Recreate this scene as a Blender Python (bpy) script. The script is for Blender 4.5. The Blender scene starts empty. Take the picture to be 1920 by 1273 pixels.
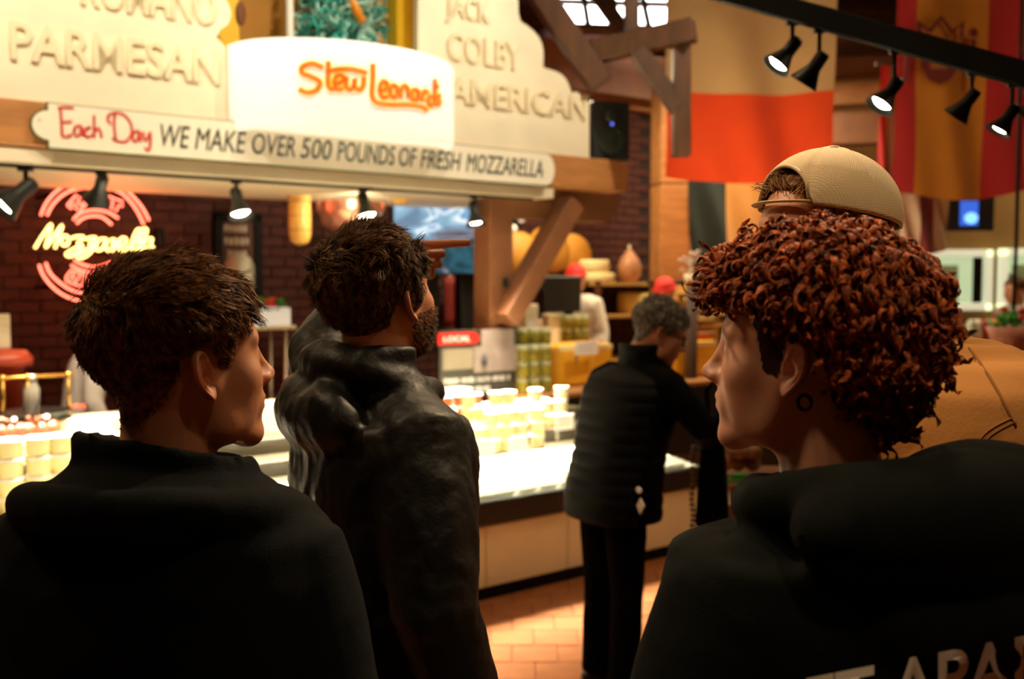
import bpy, math, random, time
import numpy as np
from mathutils import Vector, Matrix, Quaternion, noise
from mathutils.bvhtree import BVHTree
random.seed(7); rng = np.random.default_rng(7)
PI = math.pi
SC = bpy.context.scene; COL = SC.collection
T0 = time.time()

# ------------------------------------------------------------------ camera, world, light, exposure
F = 1900.0; PITCH = math.atan(106.5/F); H = 1.62
cam_d = bpy.data.cameras.new('camera'); cam = bpy.data.objects.new('camera', cam_d); COL.objects.link(cam)
cam.location = (0, 0, H); cam.rotation_euler = (PI/2-PITCH, 0, 0)
cam_d.sensor_width = 36; cam_d.lens = 36*F/1920; cam_d.clip_end = 60; cam_d.clip_start = .05
cam_d.dof.use_dof = True; cam_d.dof.focus_distance = 1.45; cam_d.dof.aperture_fstop = 3.8
SC.camera = cam
SC.view_settings.view_transform = 'Standard'; SC.view_settings.look = 'None'
SC.view_settings.exposure = 0.15; SC.view_settings.gamma = 1.0; SC.view_settings.use_curve_mapping = False
wd = bpy.data.worlds.new('world'); SC.world = wd; wd.use_nodes = True
wd.node_tree.nodes['Background'].inputs[0].default_value = (.75, .80, .50, 1)
wd.node_tree.nodes['Background'].inputs[1].default_value = .045

def lamp(name, kind, loc, power, col=(1, .72, .42), size=.1, target=None, spot=60, blend=.5, parent=None):
    d = bpy.data.lights.new(name, kind); d.energy = power; d.color = col
    if kind == 'AREA': d.size = size
    else: d.shadow_soft_size = size
    if kind == 'SPOT': d.spot_size = math.radians(spot); d.spot_blend = blend
    o = bpy.data.objects.new(name, d); COL.objects.link(o); o.location = loc
    if target is not None:
        o.rotation_euler = (Vector(target)-Vector(loc)).to_track_quat('-Z', 'Y').to_euler()
    if parent: o.parent = parent
    return o

# ------------------------------------------------------------------ where a pixel of the photograph lies in the hall
CP, SP = math.cos(PITCH), math.sin(PITCH)
def ray(px, py):
    a, b = (px-960)/F, (636.5-py)/F
    return Vector((a, CP+b*SP, -SP+b*CP))
def P(px, py, d):                       # world point at distance d in front of the lens plane's wall
    r = ray(px, py); t = d/r.y
    return Vector((0, 0, H)) + r*t
r0 = ray(882, 1134); O = Vector((0, 0, H)) + r0*(-H/r0.z)
_t = ray(3400, 530); U = Vector((_t.x, _t.y, 0)).normalized(); B = Vector((-U.y, U.x, 0)); RU = math.atan2(U.y, U.x)
def K(px, py, w):                       # counter frame: along s, behind w, height z
    r = ray(px, py); n = B
    t = (O.dot(n)+w)/r.dot(n)
    q = Vector((0, 0, H)) + r*t
    return (q-O).dot(U), q.z
def Wd(s, w, z): return Vector((O.x, O.y, 0)) + U*s + B*w + Vector((0, 0, z))
def KW(px, py, w):
    s, z = K(px, py, w); return Wd(s, w, z)
def onz(px, py, z):                     # counter frame of a pixel on a horizontal plane
    r = ray(px, py); q = Vector((0, 0, H)) + r*((z-H)/r.z)
    return (q-O).dot(U), (q-Vector((O.x, O.y, 0))).dot(B)

# ------------------------------------------------------------------ materials
def lin(h):
    h = h.lstrip('#'); c = [int(h[i:i+2], 16)/255 for i in (0, 2, 4)]
    return tuple(x/12.92 if x <= .04045 else ((x+.055)/1.055)**2.4 for x in c)
MATS = {}
def mat(name, col, rough=.6, metal=0, vary=0, vscale=8, bump=0, bscale=40, emit=None, estr=1, alpha=1, trans=0, stretch=None, spec=.5, sheen=0, coat=0, sss=0):
    if name in MATS: return MATS[name]
    m = bpy.data.materials.new(name); m.use_nodes = True; nt = m.node_tree; N = nt.nodes; L = nt.links
    b = N['Principled BSDF']; c = lin(col) if isinstance(col, str) else col
    b.inputs['Base Color'].default_value = (*c, 1); b.inputs['Roughness'].default_value = rough
    b.inputs['Metallic'].default_value = metal; b.inputs['Specular IOR Level'].default_value = spec
    if sheen: b.inputs['Sheen Weight'].default_value = sheen
    if coat: b.inputs['Coat Weight'].default_value = coat
    if trans: b.inputs['Transmission Weight'].default_value = trans
    if sss:
        b.inputs['Subsurface Weight'].default_value = sss; b.inputs['Subsurface Radius'].default_value = (1, .35, .15); b.inputs['Subsurface Scale'].default_value = .006
    if emit:
        e = lin(emit) if isinstance(emit, str) else emit
        b.inputs['Emission Color'].default_value = (*e, 1); b.inputs['Emission Strength'].default_value = estr
    tc = N.new('ShaderNodeTexCoord'); mp = N.new('ShaderNodeMapping'); L.new(tc.outputs['Object'], mp.inputs[0])
    if stretch: mp.inputs['Scale'].default_value = stretch
    if vary:
        n = N.new('ShaderNodeTexNoise'); n.inputs['Scale'].default_value = vscale; n.inputs['Detail'].default_value = 5; L.new(mp.outputs[0], n.inputs[0])
        r = N.new('ShaderNodeValToRGB'); L.new(n.outputs[0], r.inputs[0])
        r.color_ramp.elements[0].position = .3; r.color_ramp.elements[1].position = .7
        r.color_ramp.elements[0].color = (*[x*(1-vary) for x in c], 1); r.color_ramp.elements[1].color = (*[min(1, x*(1+vary)) for x in c], 1)
        oi = N.new('ShaderNodeObjectInfo'); hs = N.new('ShaderNodeHueSaturation'); mr = N.new('ShaderNodeMapRange')
        L.new(oi.outputs['Random'], mr.inputs[0]); mr.inputs[3].default_value = 1-vary*.4; mr.inputs[4].default_value = 1+vary*.4
        L.new(mr.outputs[0], hs.inputs['Value']); L.new(r.outputs[0], hs.inputs['Color']); L.new(hs.outputs[0], b.inputs['Base Color'])
    if bump:
        n = N.new('ShaderNodeTexNoise'); n.inputs['Scale'].default_value = bscale; n.inputs['Detail'].default_value = 3; L.new(mp.outputs[0], n.inputs[0])
        bp = N.new('ShaderNodeBump'); bp.inputs['Strength'].default_value = bump; bp.inputs['Distance'].default_value = .01
        L.new(n.outputs[0], bp.inputs['Height']); L.new(bp.outputs[0], b.inputs['Normal'])
    MATS[name] = m; return m

# ------------------------------------------------------------------ mesh building
class MB:
    def __init__(s): s.v = []; s.f = []; s.sm = []
    def add(s, vs, fs, smooth=False):
        k = len(s.v); s.v += [tuple(x) for x in vs]; s.f += [tuple(i+k for i in f) for f in fs]; s.sm += [smooth]*len(fs); return s
    def box(s, x0, x1, y0, y1, z0, z1, M=None, bev=0):
        if bev and min(abs(x1-x0), abs(y1-y0), abs(z1-z0)) > 2.2*bev:
            g = bev; pts = []; 
            xs = (x0, x1); ys = (y0, y1); zs = (z0, z1)
            idx = {}
            for i in (0, 1):
                for j in (0, 1):
                    for k in (0, 1):
                        sx, sy, sz = (g if i == 0 else -g), (g if j == 0 else -g), (g if k == 0 else -g)
                        X, Y, Z = xs[i], ys[j], zs[k]
                        idx[i, j, k] = (len(pts), len(pts)+1, len(pts)+2)
                        pts += [(X, Y+sy, Z+sz), (X+sx, Y, Z+sz), (X+sx, Y+sy, Z)]
            fs = []
            def q(l): fs.append(tuple(l))
            for i in (0, 1):
                a = [idx[i, 0, 0][0], idx[i, 1, 0][0], idx[i, 1, 1][0], idx[i, 0, 1][0]]; q(a if i else a[::-1])
                a = [idx[0, i, 0][1], idx[1, i, 0][1], idx[1, i, 1][1], idx[0, i, 1][1]]; q(a[::-1] if i else a)
                a = [idx[0, 0, i][2], idx[1, 0, i][2], idx[1, 1, i][2], idx[0, 1, i][2]]; q(a if i else a[::-1])
            for i in (0, 1):
                for j in (0, 1):
                    a = [idx[i, j, 0][0], idx[i, j, 1][0], idx[i, j, 1][1], idx[i, j, 0][1]]; q(a if i != j else a[::-1])
                    a = [idx[i, 0, j][0], idx[i, 1, j][0], idx[i, 1, j][2], idx[i, 0, j][2]]; q(a[::-1] if i != j else a)
                    a = [idx[0, i, j][1], idx[1, i, j][1], idx[1, i, j][2], idx[0, i, j][2]]; q(a if i != j else a[::-1])
                    for k in (0, 1):
                        a = idx[i, j, k]; q(a if (i+j+k) % 2 else a[::-1])
        else:
            pts = [(x0, y0, z0), (x1, y0, z0), (x1, y1, z0), (x0, y1, z0), (x0, y0, z1), (x1, y0, z1), (x1, y1, z1), (x0, y1, z1)]
            fs = [(3, 2, 1, 0), (4, 5, 6, 7), (0, 1, 5, 4), (1, 2, 6, 5), (2, 3, 7, 6), (3, 0, 4, 7)]
        if M is not None: pts = [M @ Vector(p) for p in pts]
        return s.add(pts, fs)
    def cbox(s, c, size, M=None, bev=0):
        return s.box(c[0]-size[0]/2, c[0]+size[0]/2, c[1]-size[1]/2, c[1]+size[1]/2, c[2]-size[2]/2, c[2]+size[2]/2, M, bev)
    def beam(s, a, b, w, h, up=(0, 0, 1), bev=.006):
        a, b = Vector(a), Vector(b); x = (b-a).normalized(); y = Vector(up).cross(x).normalized(); z = x.cross(y)
        M = Matrix.Translation(a) @ Matrix((x, y, z)).transposed().to_4x4()
        return s.box(0, (b-a).length, -w/2, w/2, -h/2, h/2, M, bev)
    def loft(s, rings, caps=True, smooth=True, closed=True):
        n = len(rings[0]); vs = [p for r in rings for p in r]; fs = []
        for i in range(len(rings)-1):
            for j in range(n if closed else n-1):
                a = i*n+j; b = i*n+(j+1) % n; fs.append((a, b, b+n, a+n))
        s.add(vs, fs, smooth)
        if caps:
            k = len(s.v)-len(vs)
            s.f.append(tuple(k+j for j in range(n))[::-1]); s.sm.append(False)
            s.f.append(tuple(k+(len(rings)-1)*n+j for j in range(n))); s.sm.append(False)
        return s
    def tube(s, pts, r, seg=8, caps=True, smooth=True, flat=1.0, up=None):
        pts = [Vector(p) for p in pts]; n = len(pts)
        rs = r if hasattr(r, '__len__') else [r]*n
        t = [(pts[min(i+1, n-1)]-pts[max(i-1, 0)]).normalized() for i in range(n)]
        u = Vector(up) if up else (Vector((0, 0, 1)) if abs(t[0].z) < .9 else Vector((1, 0, 0)))
        rings = []
        for i in range(n):
            if up: u = Vector(up)
            x = t[i].cross(u)
            if x.length < 1e-5: x = t[i].orthogonal()
            x.normalize(); y = x.cross(t[i]).normalized(); u = y
            rings.append([pts[i]+x*math.cos(2*PI*k/seg)*rs[i]+y*math.sin(2*PI*k/seg)*rs[i]*flat for k in range(seg)])
        return s.loft(rings, caps, smooth)
    def lathe(s, prof, c=(0, 0, 0), seg=20, smooth=True, M=None, caps=True, a0=0, a1=2*PI):
        full = abs(a1-a0-2*PI) < 1e-6; k = seg if full else seg+1
        rings = []
        for r, z in prof:
            ring = [Vector((c[0]+r*math.cos(a0+(a1-a0)*i/seg), c[1]+r*math.sin(a0+(a1-a0)*i/seg), c[2]+z)) for i in range(k)]
            if M is not None: ring = [M @ p for p in ring]
            rings.append(ring)
        return s.loft(rings, caps and full, smooth, full)
    def ell(s, c, r, seg=16, M=None):
        rings = []; n = seg//2
        for i in range(n+1):
            a = -PI/2+PI*max(.02, min(n-.02, i))/n
            ring = [Vector((c[0]+r[0]*math.cos(a)*math.cos(2*PI*j/seg), c[1]+r[1]*math.cos(a)*math.sin(2*PI*j/seg), c[2]+r[2]*math.sin(a))) for j in range(seg)]
            if M is not None: ring = [M @ p for p in ring]
            rings.append(ring)
        return s.loft(rings)
    def prism(s, poly, y0, y1, M=None):          # polygon in x,z; depth along y
        n = len(poly); vs = [Vector((x, y0, z)) for x, z in poly]+[Vector((x, y1, z)) for x, z in poly]
        if M is not None: vs = [M @ p for p in vs]
        fs = [tuple(range(n)), tuple(range(2*n-1, n-1, -1))]+[(i, i+n, (i+1) % n+n, (i+1) % n) for i in range(n)]
        return s.add(vs, fs)
    def mesh(s, name):
        me = bpy.data.meshes.new(name); me.from_pydata(s.v, [], s.f); me.polygons.foreach_set('use_smooth', s.sm); me.update()
        return me
    def build(s, name, m, parent=None, M=None):
        me = s.mesh(name); me.materials.append(m)
        o = bpy.data.objects.new(name, me); COL.objects.link(o)
        if parent: o.parent = parent
        if M is not None: o.matrix_local = M
        return o
def tag(o, label=None, cat=None, group=None, kind=None):
    if label: o['label'] = label
    if cat: o['category'] = cat
    if group: o['group'] = group
    if kind: o['kind'] = kind
    return o
def thing(name, label, cat, loc=(0, 0, 0), rz=0, group=None, kind=None):
    o = bpy.data.objects.new(name, None); COL.objects.link(o); o.location = loc; o.rotation_euler = (0, 0, rz)
    o.empty_display_size = .05
    return tag(o, label, cat, group, kind)
def dup(root, loc, rz=None, label=None, group=None, scale=None):
    r = root.copy(); COL.objects.link(r); r.location = loc
    if rz is not None: r.rotation_euler = (0, 0, rz)
    if label: r['label'] = label
    if group: r['group'] = group
    if scale: r.scale = scale
    for ch in root.children:
        c = ch.copy(); COL.objects.link(c); c.parent = r
        for g in ch.children:
            d = g.copy(); COL.objects.link(d); d.parent = c
    return r
def catmull(pts, n=6, closed=False):
    pts = [np.array(p, float) for p in pts]; out = []; m = len(pts)
    for i in range(m if closed else m-1):
        g = (lambda k: pts[k % m]) if closed else (lambda k: pts[max(0, min(m-1, k))])
        a, b, c, d = g(i-1), g(i), g(i+1), g(i+2)
        for k in range(n):
            t = k/n; out.append(.5*((2*b)+(-a+c)*t+(2*a-5*b+4*c-d)*t*t+(-a+3*b-3*c+d)*t**3))
    out.append(pts[0] if closed else pts[-1]); return out
def oval(cx, cy, rx, ry, n=10): return [(cx+rx*math.cos(2*PI*i/n), cy+ry*math.sin(2*PI*i/n)) for i in range(n)]+[(cx+rx, cy)]
def textmesh(body, width, height, extrude=.002, shear=0, offset=0, bevel=0, res=3):
    cu = bpy.data.curves.new('t', 'FONT'); cu.body = body; cu.extrude = extrude; cu.shear = shear; cu.offset = offset; cu.resolution_u = res; cu.bevel_depth = bevel
    o = bpy.data.objects.new('t', cu); COL.objects.link(o)
    dg = bpy.context.evaluated_depsgraph_get(); me = bpy.data.meshes.new_from_object(o.evaluated_get(dg))
    bpy.data.objects.remove(o); bpy.data.curves.remove(cu)
    n = len(me.vertices); co = np.empty(n*3); me.vertices.foreach_get('co', co); co = co.reshape(-1, 3)
    x0, x1 = co[:, 0].min(), co[:, 0].max(); y0, y1 = co[:, 1].min(), co[:, 1].max()
    q = np.empty_like(co); q[:, 0] = (co[:, 0]-x0)/(x1-x0)*width; q[:, 2] = (co[:, 1]-y0)/(y1-y0)*height; q[:, 1] = -co[:, 2]
    me.vertices.foreach_set('co', q.ravel()); me.materials.clear(); me.update(); return me
def text(name, body, m, parent, x, y, z, width, height, **k):
    me = textmesh(body, width, height, **k); me.materials.append(m); me.name = name
    o = bpy.data.objects.new(name, me); COL.objects.link(o); o.parent = parent; o.location = (x, y, z); return o
# ------------------------------------------------------------------ palette
WOOD = mat('honey_timber', '#A9713C', .55, vary=.25, vscale=3, stretch=(1, 6, 6), bump=.15, bscale=12)
WOODD = mat('dark_timber', '#48290F', .65, vary=.3, vscale=3, stretch=(6, 6, 1), bump=.15, bscale=12)
WOODR = mat('reddish_timber', '#6E4222', .6, vary=.25, vscale=4, bump=.1)
CREAM = mat('cream_paint', '#F1E6C8', .5, vary=.05, vscale=4, bump=.05, bscale=60)
WHITE = mat('white_enamel', '#F4F1E4', .35)
CASEW = mat('case_cream', '#DCD8B8', .4, vary=.05, vscale=3)
BLACK = mat('black_metal', '#060706', .6, spec=.15)
BLACKP = mat('black_plastic', '#090B0B', .5)
GLOW = mat('lamp_glow', '#FFF3DC', .4, emit=(1, .86, .62), estr=30)
BRICK = mat('dark_red_brick', '#44190F', .85, vary=.3, vscale=14, bump=.4, bscale=90)
MORTAR = mat('brick_mortar', '#24110C', .9, vary=.2, vscale=30)
TILE = mat('terracotta_paver', '#9A5E34', .42, vary=.16, vscale=9, bump=.12, bscale=50)
GROUT = mat('floor_grout', '#8A4F30', .8, vary=.15)
YEL = mat('yellow_paint', '#F2C21E', .5, vary=.06)
OCHRE = mat('ochre_paint', '#C98A2A', .6, vary=.1, vscale=3)
CHEESE = mat('yellow_cheese', '#F6B62C', .45, vary=.1, vscale=8, bump=.08)
CHEESEP = mat('pale_cheese', '#F7E6A6', .5, vary=.08, vscale=8)
GREEN = mat('leaf_green', '#2E8A2A', .6, vary=.35, vscale=30)
STEEL = mat('brushed_steel', '#B9B2A2', .35, metal=.9)
BRASS = mat('brass', '#C99A4A', .3, metal=.9)
PAPER = mat('white_card', '#FBF8EE', .6)
RED = mat('signal_red', '#D8281E', .45)
INKG = mat('dark_green_ink', '#13261B', .5)
INKR = mat('red_ink', '#C0301F', .5)

def obj(name, me, parent=None):
    o = bpy.data.objects.new(name, me); COL.objects.link(o)
    if parent: o.parent = parent
    return o
def scribble(name, m, parent, x, y, z, width, height):
    # a row of letter-like marks for lettering too blurred to read
    b = MB(); t = 0; k = 0
    while t < width-height*.3:
        w_ = height*random.uniform(.35, .6)
        for q in range(2): b.box(x+t+q*w_*.6, x+t+q*w_*.6+w_*.28, y-.0015, y, z, z+height*random.uniform(.8, 1))
        b.box(x+t, x+t+w_*.88, y-.0015, y, z+height*random.choice((0, .4, .8)), z+height*random.choice((.5, .6))+height*.2)
        t += w_*1.25+(height*.4 if k % 5 == 4 else 0); k += 1
    return tag(b.build(name, m, parent), kind='stuff')

# ------------------------------------------------------------------ structure
fl = MB().box(-7, 16, -1.5, 20, -.06, -.006).build('floor', GROUT); tag(fl, kind='structure')
tm = None; nt = 0
tiles = []
for i in range(-9, 10):
    for j in range(-1, 15):
        tiles.append((i, j))
TS = .2
proto = MB().box(-TS/2+.004, TS/2-.004, -TS/2+.004, TS/2-.004, -.008, .0, bev=.002).mesh('paver'); proto.materials.append(TILE)
for j in range(16):
    for i in range(18):
        x = -1.9+i*TS+(TS/2 if j % 2 else 0); y = 2.75+j*TS
        o = obj('floor_tile', proto, fl); o.location = (x, y, random.uniform(-.001, .001)); nt += 1
rest = MB()
for j in range(-12, 70):
    for i in range(-16, 60):
        if 0 <= j < 16 and 0 <= i < 18: continue
        x = -1.9+i*TS+(TS/2 if j % 2 else 0); y = 2.75+j*TS
        if x < -4 or x > 10 or y > 14: continue
        rest.box(x-TS/2+.004, x+TS/2-.004, y-TS/2+.004, y+TS/2-.004, -.008, 0)
o = rest.build('floor_tile_field', TILE, fl); tag(o, kind='stuff')
fl.location = (0, 0, 0)

# brick wall behind the counter
WW = 3.2
wb = MB().box(-5, 4.55, .012, .25, 0, 4.6).build('wall_back', MORTAR); tag(wb, kind='structure')
wb.location = Wd(0, WW, 0); wb.rotation_euler = (0, 0, RU)
BW, BH = .21, .068
bm_ = [MB().box(-BW/2, BW/2, -.004-random.uniform(0, .006), .02, -BH/2, BH/2, bev=.003).mesh('brick') for _ in range(4)]
for m_ in bm_: m_.materials.append(BRICK)
field = MB(); nb = 0
s0, z0 = K(290, 560, WW); s1, z1 = K(600, 330, WW)
for r in range(0, 58):
    z = .04+r*(BH+.011)
    for c in range(0, 44):
        s = -5+.11+c*(BW+.011)+(BW/2 if r % 2 else 0)
        if s > 4.45: continue
        if s0 < s < s1+.15 and 1.0 < z < 2.55 and nb < 298:
            b = obj('brick', random.choice(bm_), wb); b.location = (s, 0, z); nb += 1
        elif s > -3.2 or z > 2: field.box(s-BW/2, s+BW/2, -.004-random.uniform(0, .006), .012, z-BH/2, z+BH/2)
o = field.build('brick_field', BRICK, wb); tag(o, kind='stuff')

w = MB().box(-7, 16, 15.2, 15.4, 0, 6).build('wall_far', mat('far_wall_brown', '#7A4A22', .8, vary=.25, vscale=1.5)); tag(w, kind='structure')
w = MB().box(13, 13.2, -1.5, 15.2, 0, 6).build('wall_right', mat('side_wall_brown', '#6E4322', .8, vary=.25, vscale=1.5)); tag(w, kind='structure')
w = MB().box(-7.2, -7, -1.5, 15.2, 0, 6).build('wall_left', mat('left_wall_brown', '#4A2A18', .8, vary=.2, vscale=1.5)); tag(w, kind='structure')
w = MB().box(-7, 13, -1.7, -1.5, 0, 6).build('wall_near', mat('near_wall_brown', '#5A3820', .8, vary=.2, vscale=1.5)); tag(w, kind='structure')
# plank ceiling with rafters
ce = MB().box(-7, 13, -1.5, 15.2, 5.3, 5.4).build('ceiling', WOODD); tag(ce, kind='structure')
pm = MB().box(-.095, .095, -8.3, 8.3, -.015, .015, bev=.003).mesh('ceiling_plank'); pm.materials.append(mat('ceiling_pine', '#8A5A2C', .6, vary=.3, vscale=2, stretch=(6, 1, 1)))
for i in range(0, 100):
    o = obj('ceiling_plank', pm, ce); o.location = (-6.8+i*.2, 6.85, 5.28)
for i in range(9):
    o = MB().box(-7, 13, -.07, .07, -.11, .11, bev=.01).build('ceiling_rafter', WOODD, ce); o.location = (0, -.5+i*1.9, 5.14)

# skylight over the far aisle: bright panes between dark bars
q = P(1175, 16, 9.6)
wn = thing('window_1', None, None, q, .1, kind='structure')
fr = MB()
M = Matrix.Rotation(math.radians(-38), 4, 'X') @ Matrix.Scale(1.25, 4)
for x in (-.56, -.32, -.1, .13, .42, .55): fr.box(x-.02, x+.02, -.04, .04, -.25, .25, M)
for z in (-.25, .03, .25): fr.box(-.58, .57, -.035, .035, z-.02, z+.02, M)
fr.build('window_frame', WOODD, wn)
SKY = mat('daylight_pane', '#FFFFFF', .3, emit=(1, 1, .97), estr=7.0)
for a, b_ in ((-.54, -.34), (-.30, -.12), (-.08, .11), (.15, .40), (.44, .53)):
    for c, d in ((-.23, .01), (.05, .23)):
        MB().box(a, b_, -.008, .008, c, d, M).build('pane', SKY, wn)

# ------------------------------------------------------------------ timber canopy over the cheese counter
T1 = 1.25
be = MB().box(-5, 2.31, 0, .2, 2.28, 2.5, bev=.008).build('canopy_beam', WOOD); be.location = Wd(0, T1, 0); be.rotation_euler = (0, 0, RU)
tag(be, 'long honey-coloured timber beam carrying the cream boards over the counter', 'beam')
so = MB().box(-5, 1.62, 0, 1.3, 2.2, 2.272, bev=.004)
so = so.build('canopy_soffit', mat('soffit_white', '#E9DDC0', .6, vary=.04)); so.location = Wd(0, T1+.02, 0); so.rotation_euler = (0, 0, RU)
tag(so, 'pale painted soffit board under the long lettered sign', 'soffit')
# post with bracket beam and brace
s_p, _ = K(925, 500, 1.55)
po = thing('timber_post', 'square timber post with a slanting brace right of the television', 'post', Wd(s_p, 1.55, 0), RU)
MB().box(-.1, .1, -.1, .1, 0, 2.2, bev=.008).build('post_shaft', WOODR, po)
sa, za = K(1175, 375, 1.4)
MB().prism([(-.1, 2.28), (sa-s_p, 2.28), (sa-s_p, 2.22), (sa-s_p-.12, 2.07), (-.1, 2.07)], -.09, .09).build('bracket_beam', WOODR, po)
a = Vector((K(945, 600, 1.4)[0]-s_p, -.16, K(945, 600, 1.4)[1])); b_ = Vector((K(1068, 385, 1.4)[0]-s_p, -.16, K(1068, 385, 1.4)[1]+.02))
MB().beam(a, b_, .14, .17, up=(0, 1, 0)).build('brace', WOODR, po)
MB().cbox((.02, -.12, 1.62), (.035, .03, .07), bev=.004).build('light_switch', BLACKP, po)

# ------------------------------------------------------------------ the long lettered sign
sL, sR = K(60, 230, 1.2)[0], K(1040, 320, 1.2)[0]
zs0, zs1 = 2.275, 2.488; zm = (zs0+zs1)/2; hh = (zs1-zs0)/2
def board(g=0):
    h = hh+g; L, R = sL-g, sR+g; e = .075
    pl = [(L+e, zm-h), (L+e, zm-h*.72)]
    pl += [(L+e*(1-math.cos(t))-.0, zm+h*.62*math.sin(t)) for t in [(-1+2*i/10)*PI/2*.95 for i in range(11)]] and [(L+e-e*math.cos(t), zm+h*.66*math.sin(t)) for t in [-PI/2+PI*i/10 for i in range(11)]]
    pl += [(L+e, zm+h*.72), (L+e, zm+h), (R-e, zm+h)]
    pl += [(R-e+e*math.cos(t), zm+h*math.sin(t)) for t in [PI/2-PI*i/12 for i in range(1, 12)]]
    pl += [(R-e, zm-h)]
    return pl
sg = thing('lettered_sign', 'long narrow cream sign with red script and dark green brush capitals under the boards', 'sign', Wd(0, 1.2, 0), RU)
MB().prism(board(0), 0, .03).build('sign_board', mat('sign_cream', '#EFE8D2', .35, vary=.03), sg)
MB().prism(board(.006), .006, .028).build('green_edging', mat('green_edge', '#2F4A22', .5), sg)
def word(px0, px1, body, zoff=0, hgt=.115):
    a = K(px0, 300, 1.2)[0]; b = K(px1, 300, 1.2)[0]
    text('lettering', body, INKG, sg, a, -.002, zm-hgt/2+zoff, b-a, hgt, extrude=.0015, shear=.22, offset=.0)
for a, b, t in ((302, 357, 'WE'), (366, 462, 'MAKE'), (473, 553, 'OVER'), (563, 622, '500'), (632, 741, 'POUNDS'), (748, 782, 'OF'), (788, 864, 'FRESH'), (874, 1017, 'MOZZARELLA')):
    word(a, b, t)
ed = MB(); strokes = [
 [(325, 607), (365, 603), (412, 608)], [(338, 607), (343, 660), (348, 765)], [(345, 688), (375, 686), (402, 682)], [(345, 766), (375, 768), (402, 755)],
 [(455, 708), (425, 712), (415, 745), (428, 765), (450, 750), (458, 712), (466, 764)], [(510, 716), (485, 722), (474, 750), (490, 772), (516, 758)],
 [(528, 648), (528, 775)], [(530, 742), (548, 722), (562, 735), (570, 773)],
 [(645, 640), (640, 700), (650, 790)], [(622, 694), (602, 672), (625, 638), (685, 640), (732, 690), (738, 755), (700, 798), (650, 790), (632, 775)],
 [(780, 735), (755, 742), (743, 770), (757, 797), (776, 775), (783, 740), (788, 796)], [(805, 742), (806, 775), (822, 788), (842, 745)], [(843, 742), (845, 800), (836, 845), (812, 832)]]
for st in strokes:
    pts = []
    for x, y in catmull(st, 5):
        s_, z_ = K(x/3, y/3, 1.2); pts.append((s_, -.003, z_))
    ed.tube(pts, .0065, 6, flat=1)
ed.build('script_lettering', INKR, sg)
for x, y in ((74, 225), (1020, 322)): MB().ell((K(x, y, 1.2)[0], -.002, K(x, y, 1.2)[1]), (.006, .004, .006), 8).build('screw', STEEL, sg)

# ------------------------------------------------------------------ cream boards with raised cheese names
W2 = 1.3
def pxpoly(pts, w): return [K(x, y, w) for x, y in pts]
def raised(parent, body, px0, px1, pyT, pyB, w, m, sh=0, off=.01):
    a, b = K(px0, (pyT+pyB)/2, w), K(px1, (pyT+pyB)/2, w)
    z1, z0 = K(px0, pyT, w)[1], K(px0, pyB, w)[1]
    text('raised_letters', body, m, parent, a[0], -.002, z0, b[0]-a[0], z1-z0, extrude=.014, shear=sh, offset=off, bevel=.003)
lb = thing('cheese_name_board', 'large cream board of raised tone-on-tone letters at upper left', 'board', Wd(0, W2, 0), RU)
zt = 3.75
pl = [(-5, 2.5), (K(436, 215, W2)[0], 2.5), (K(436, 120, W2)[0], K(436, 100, W2)[1]), (K(405, 70, W2)[0], K(405, 70, W2)[1])]
cx, cz = K(400, 20, W2)
pl += [(cx+.10*math.cos(t), cz+.1*math.sin(t)) for t in [-PI/2+.4+i*.28 for i in range(8)]]+[(cx-.05, zt), (-5, zt)]
MB().prism(pl, 0, .05).build('board_panel', CREAM, lb)
LETC = mat('letter_cream', '#E9DCB8', .5)
raised(lb, 'PARMESAN', 18, 408, 38, 112, W2, LETC)
raised(lb, 'ROMANO', 150, 402, -64, 10, W2, LETC)
rb = thing('cheese_name_board', 'cream board with stepped rounded edge and raised letters beside the loudspeaker', 'board', Wd(0, W2, 0), RU)
def arc(x0, y0, x1, y1, bul, n=7):
    out = []
    for i in range(n+1):
        t = i/n; x = x0+(x1-x0)*t; y = y0+(y1-y0)*t
        h = math.sin(PI*t)*bul; dx, dy = x1-x0, y1-y0; l = math.hypot(dx, dy)
        out.append((x+dy/l*h, y-dx/l*h))
    return out
px = [(784, -90), (900, -90)]+arc(915, -60, 972, 25, 22)+arc(976, 40, 1018, 125, 18)+arc(1022, 128, 1072, 178, 14)+[(1078, 172), (1105, 178), (1105, 292), (784, 258)]
pp = pxpoly(px, W2); pp[-1] = (pp[-1][0], 2.5); pp[-2] = (pp[-2][0], 2.5)
MB().prism(pp[::-1], 0, .05).build('board_panel', CREAM, rb)
raised(rb, 'JACK', 836, 916, -12, 42, W2, LETC)
raised(rb, 'COLBY', 838, 975, 58, 112, W2, LETC)
raised(rb, 'AMERICAN', 840, 1098, 142, 192, W2, LETC)

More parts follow.
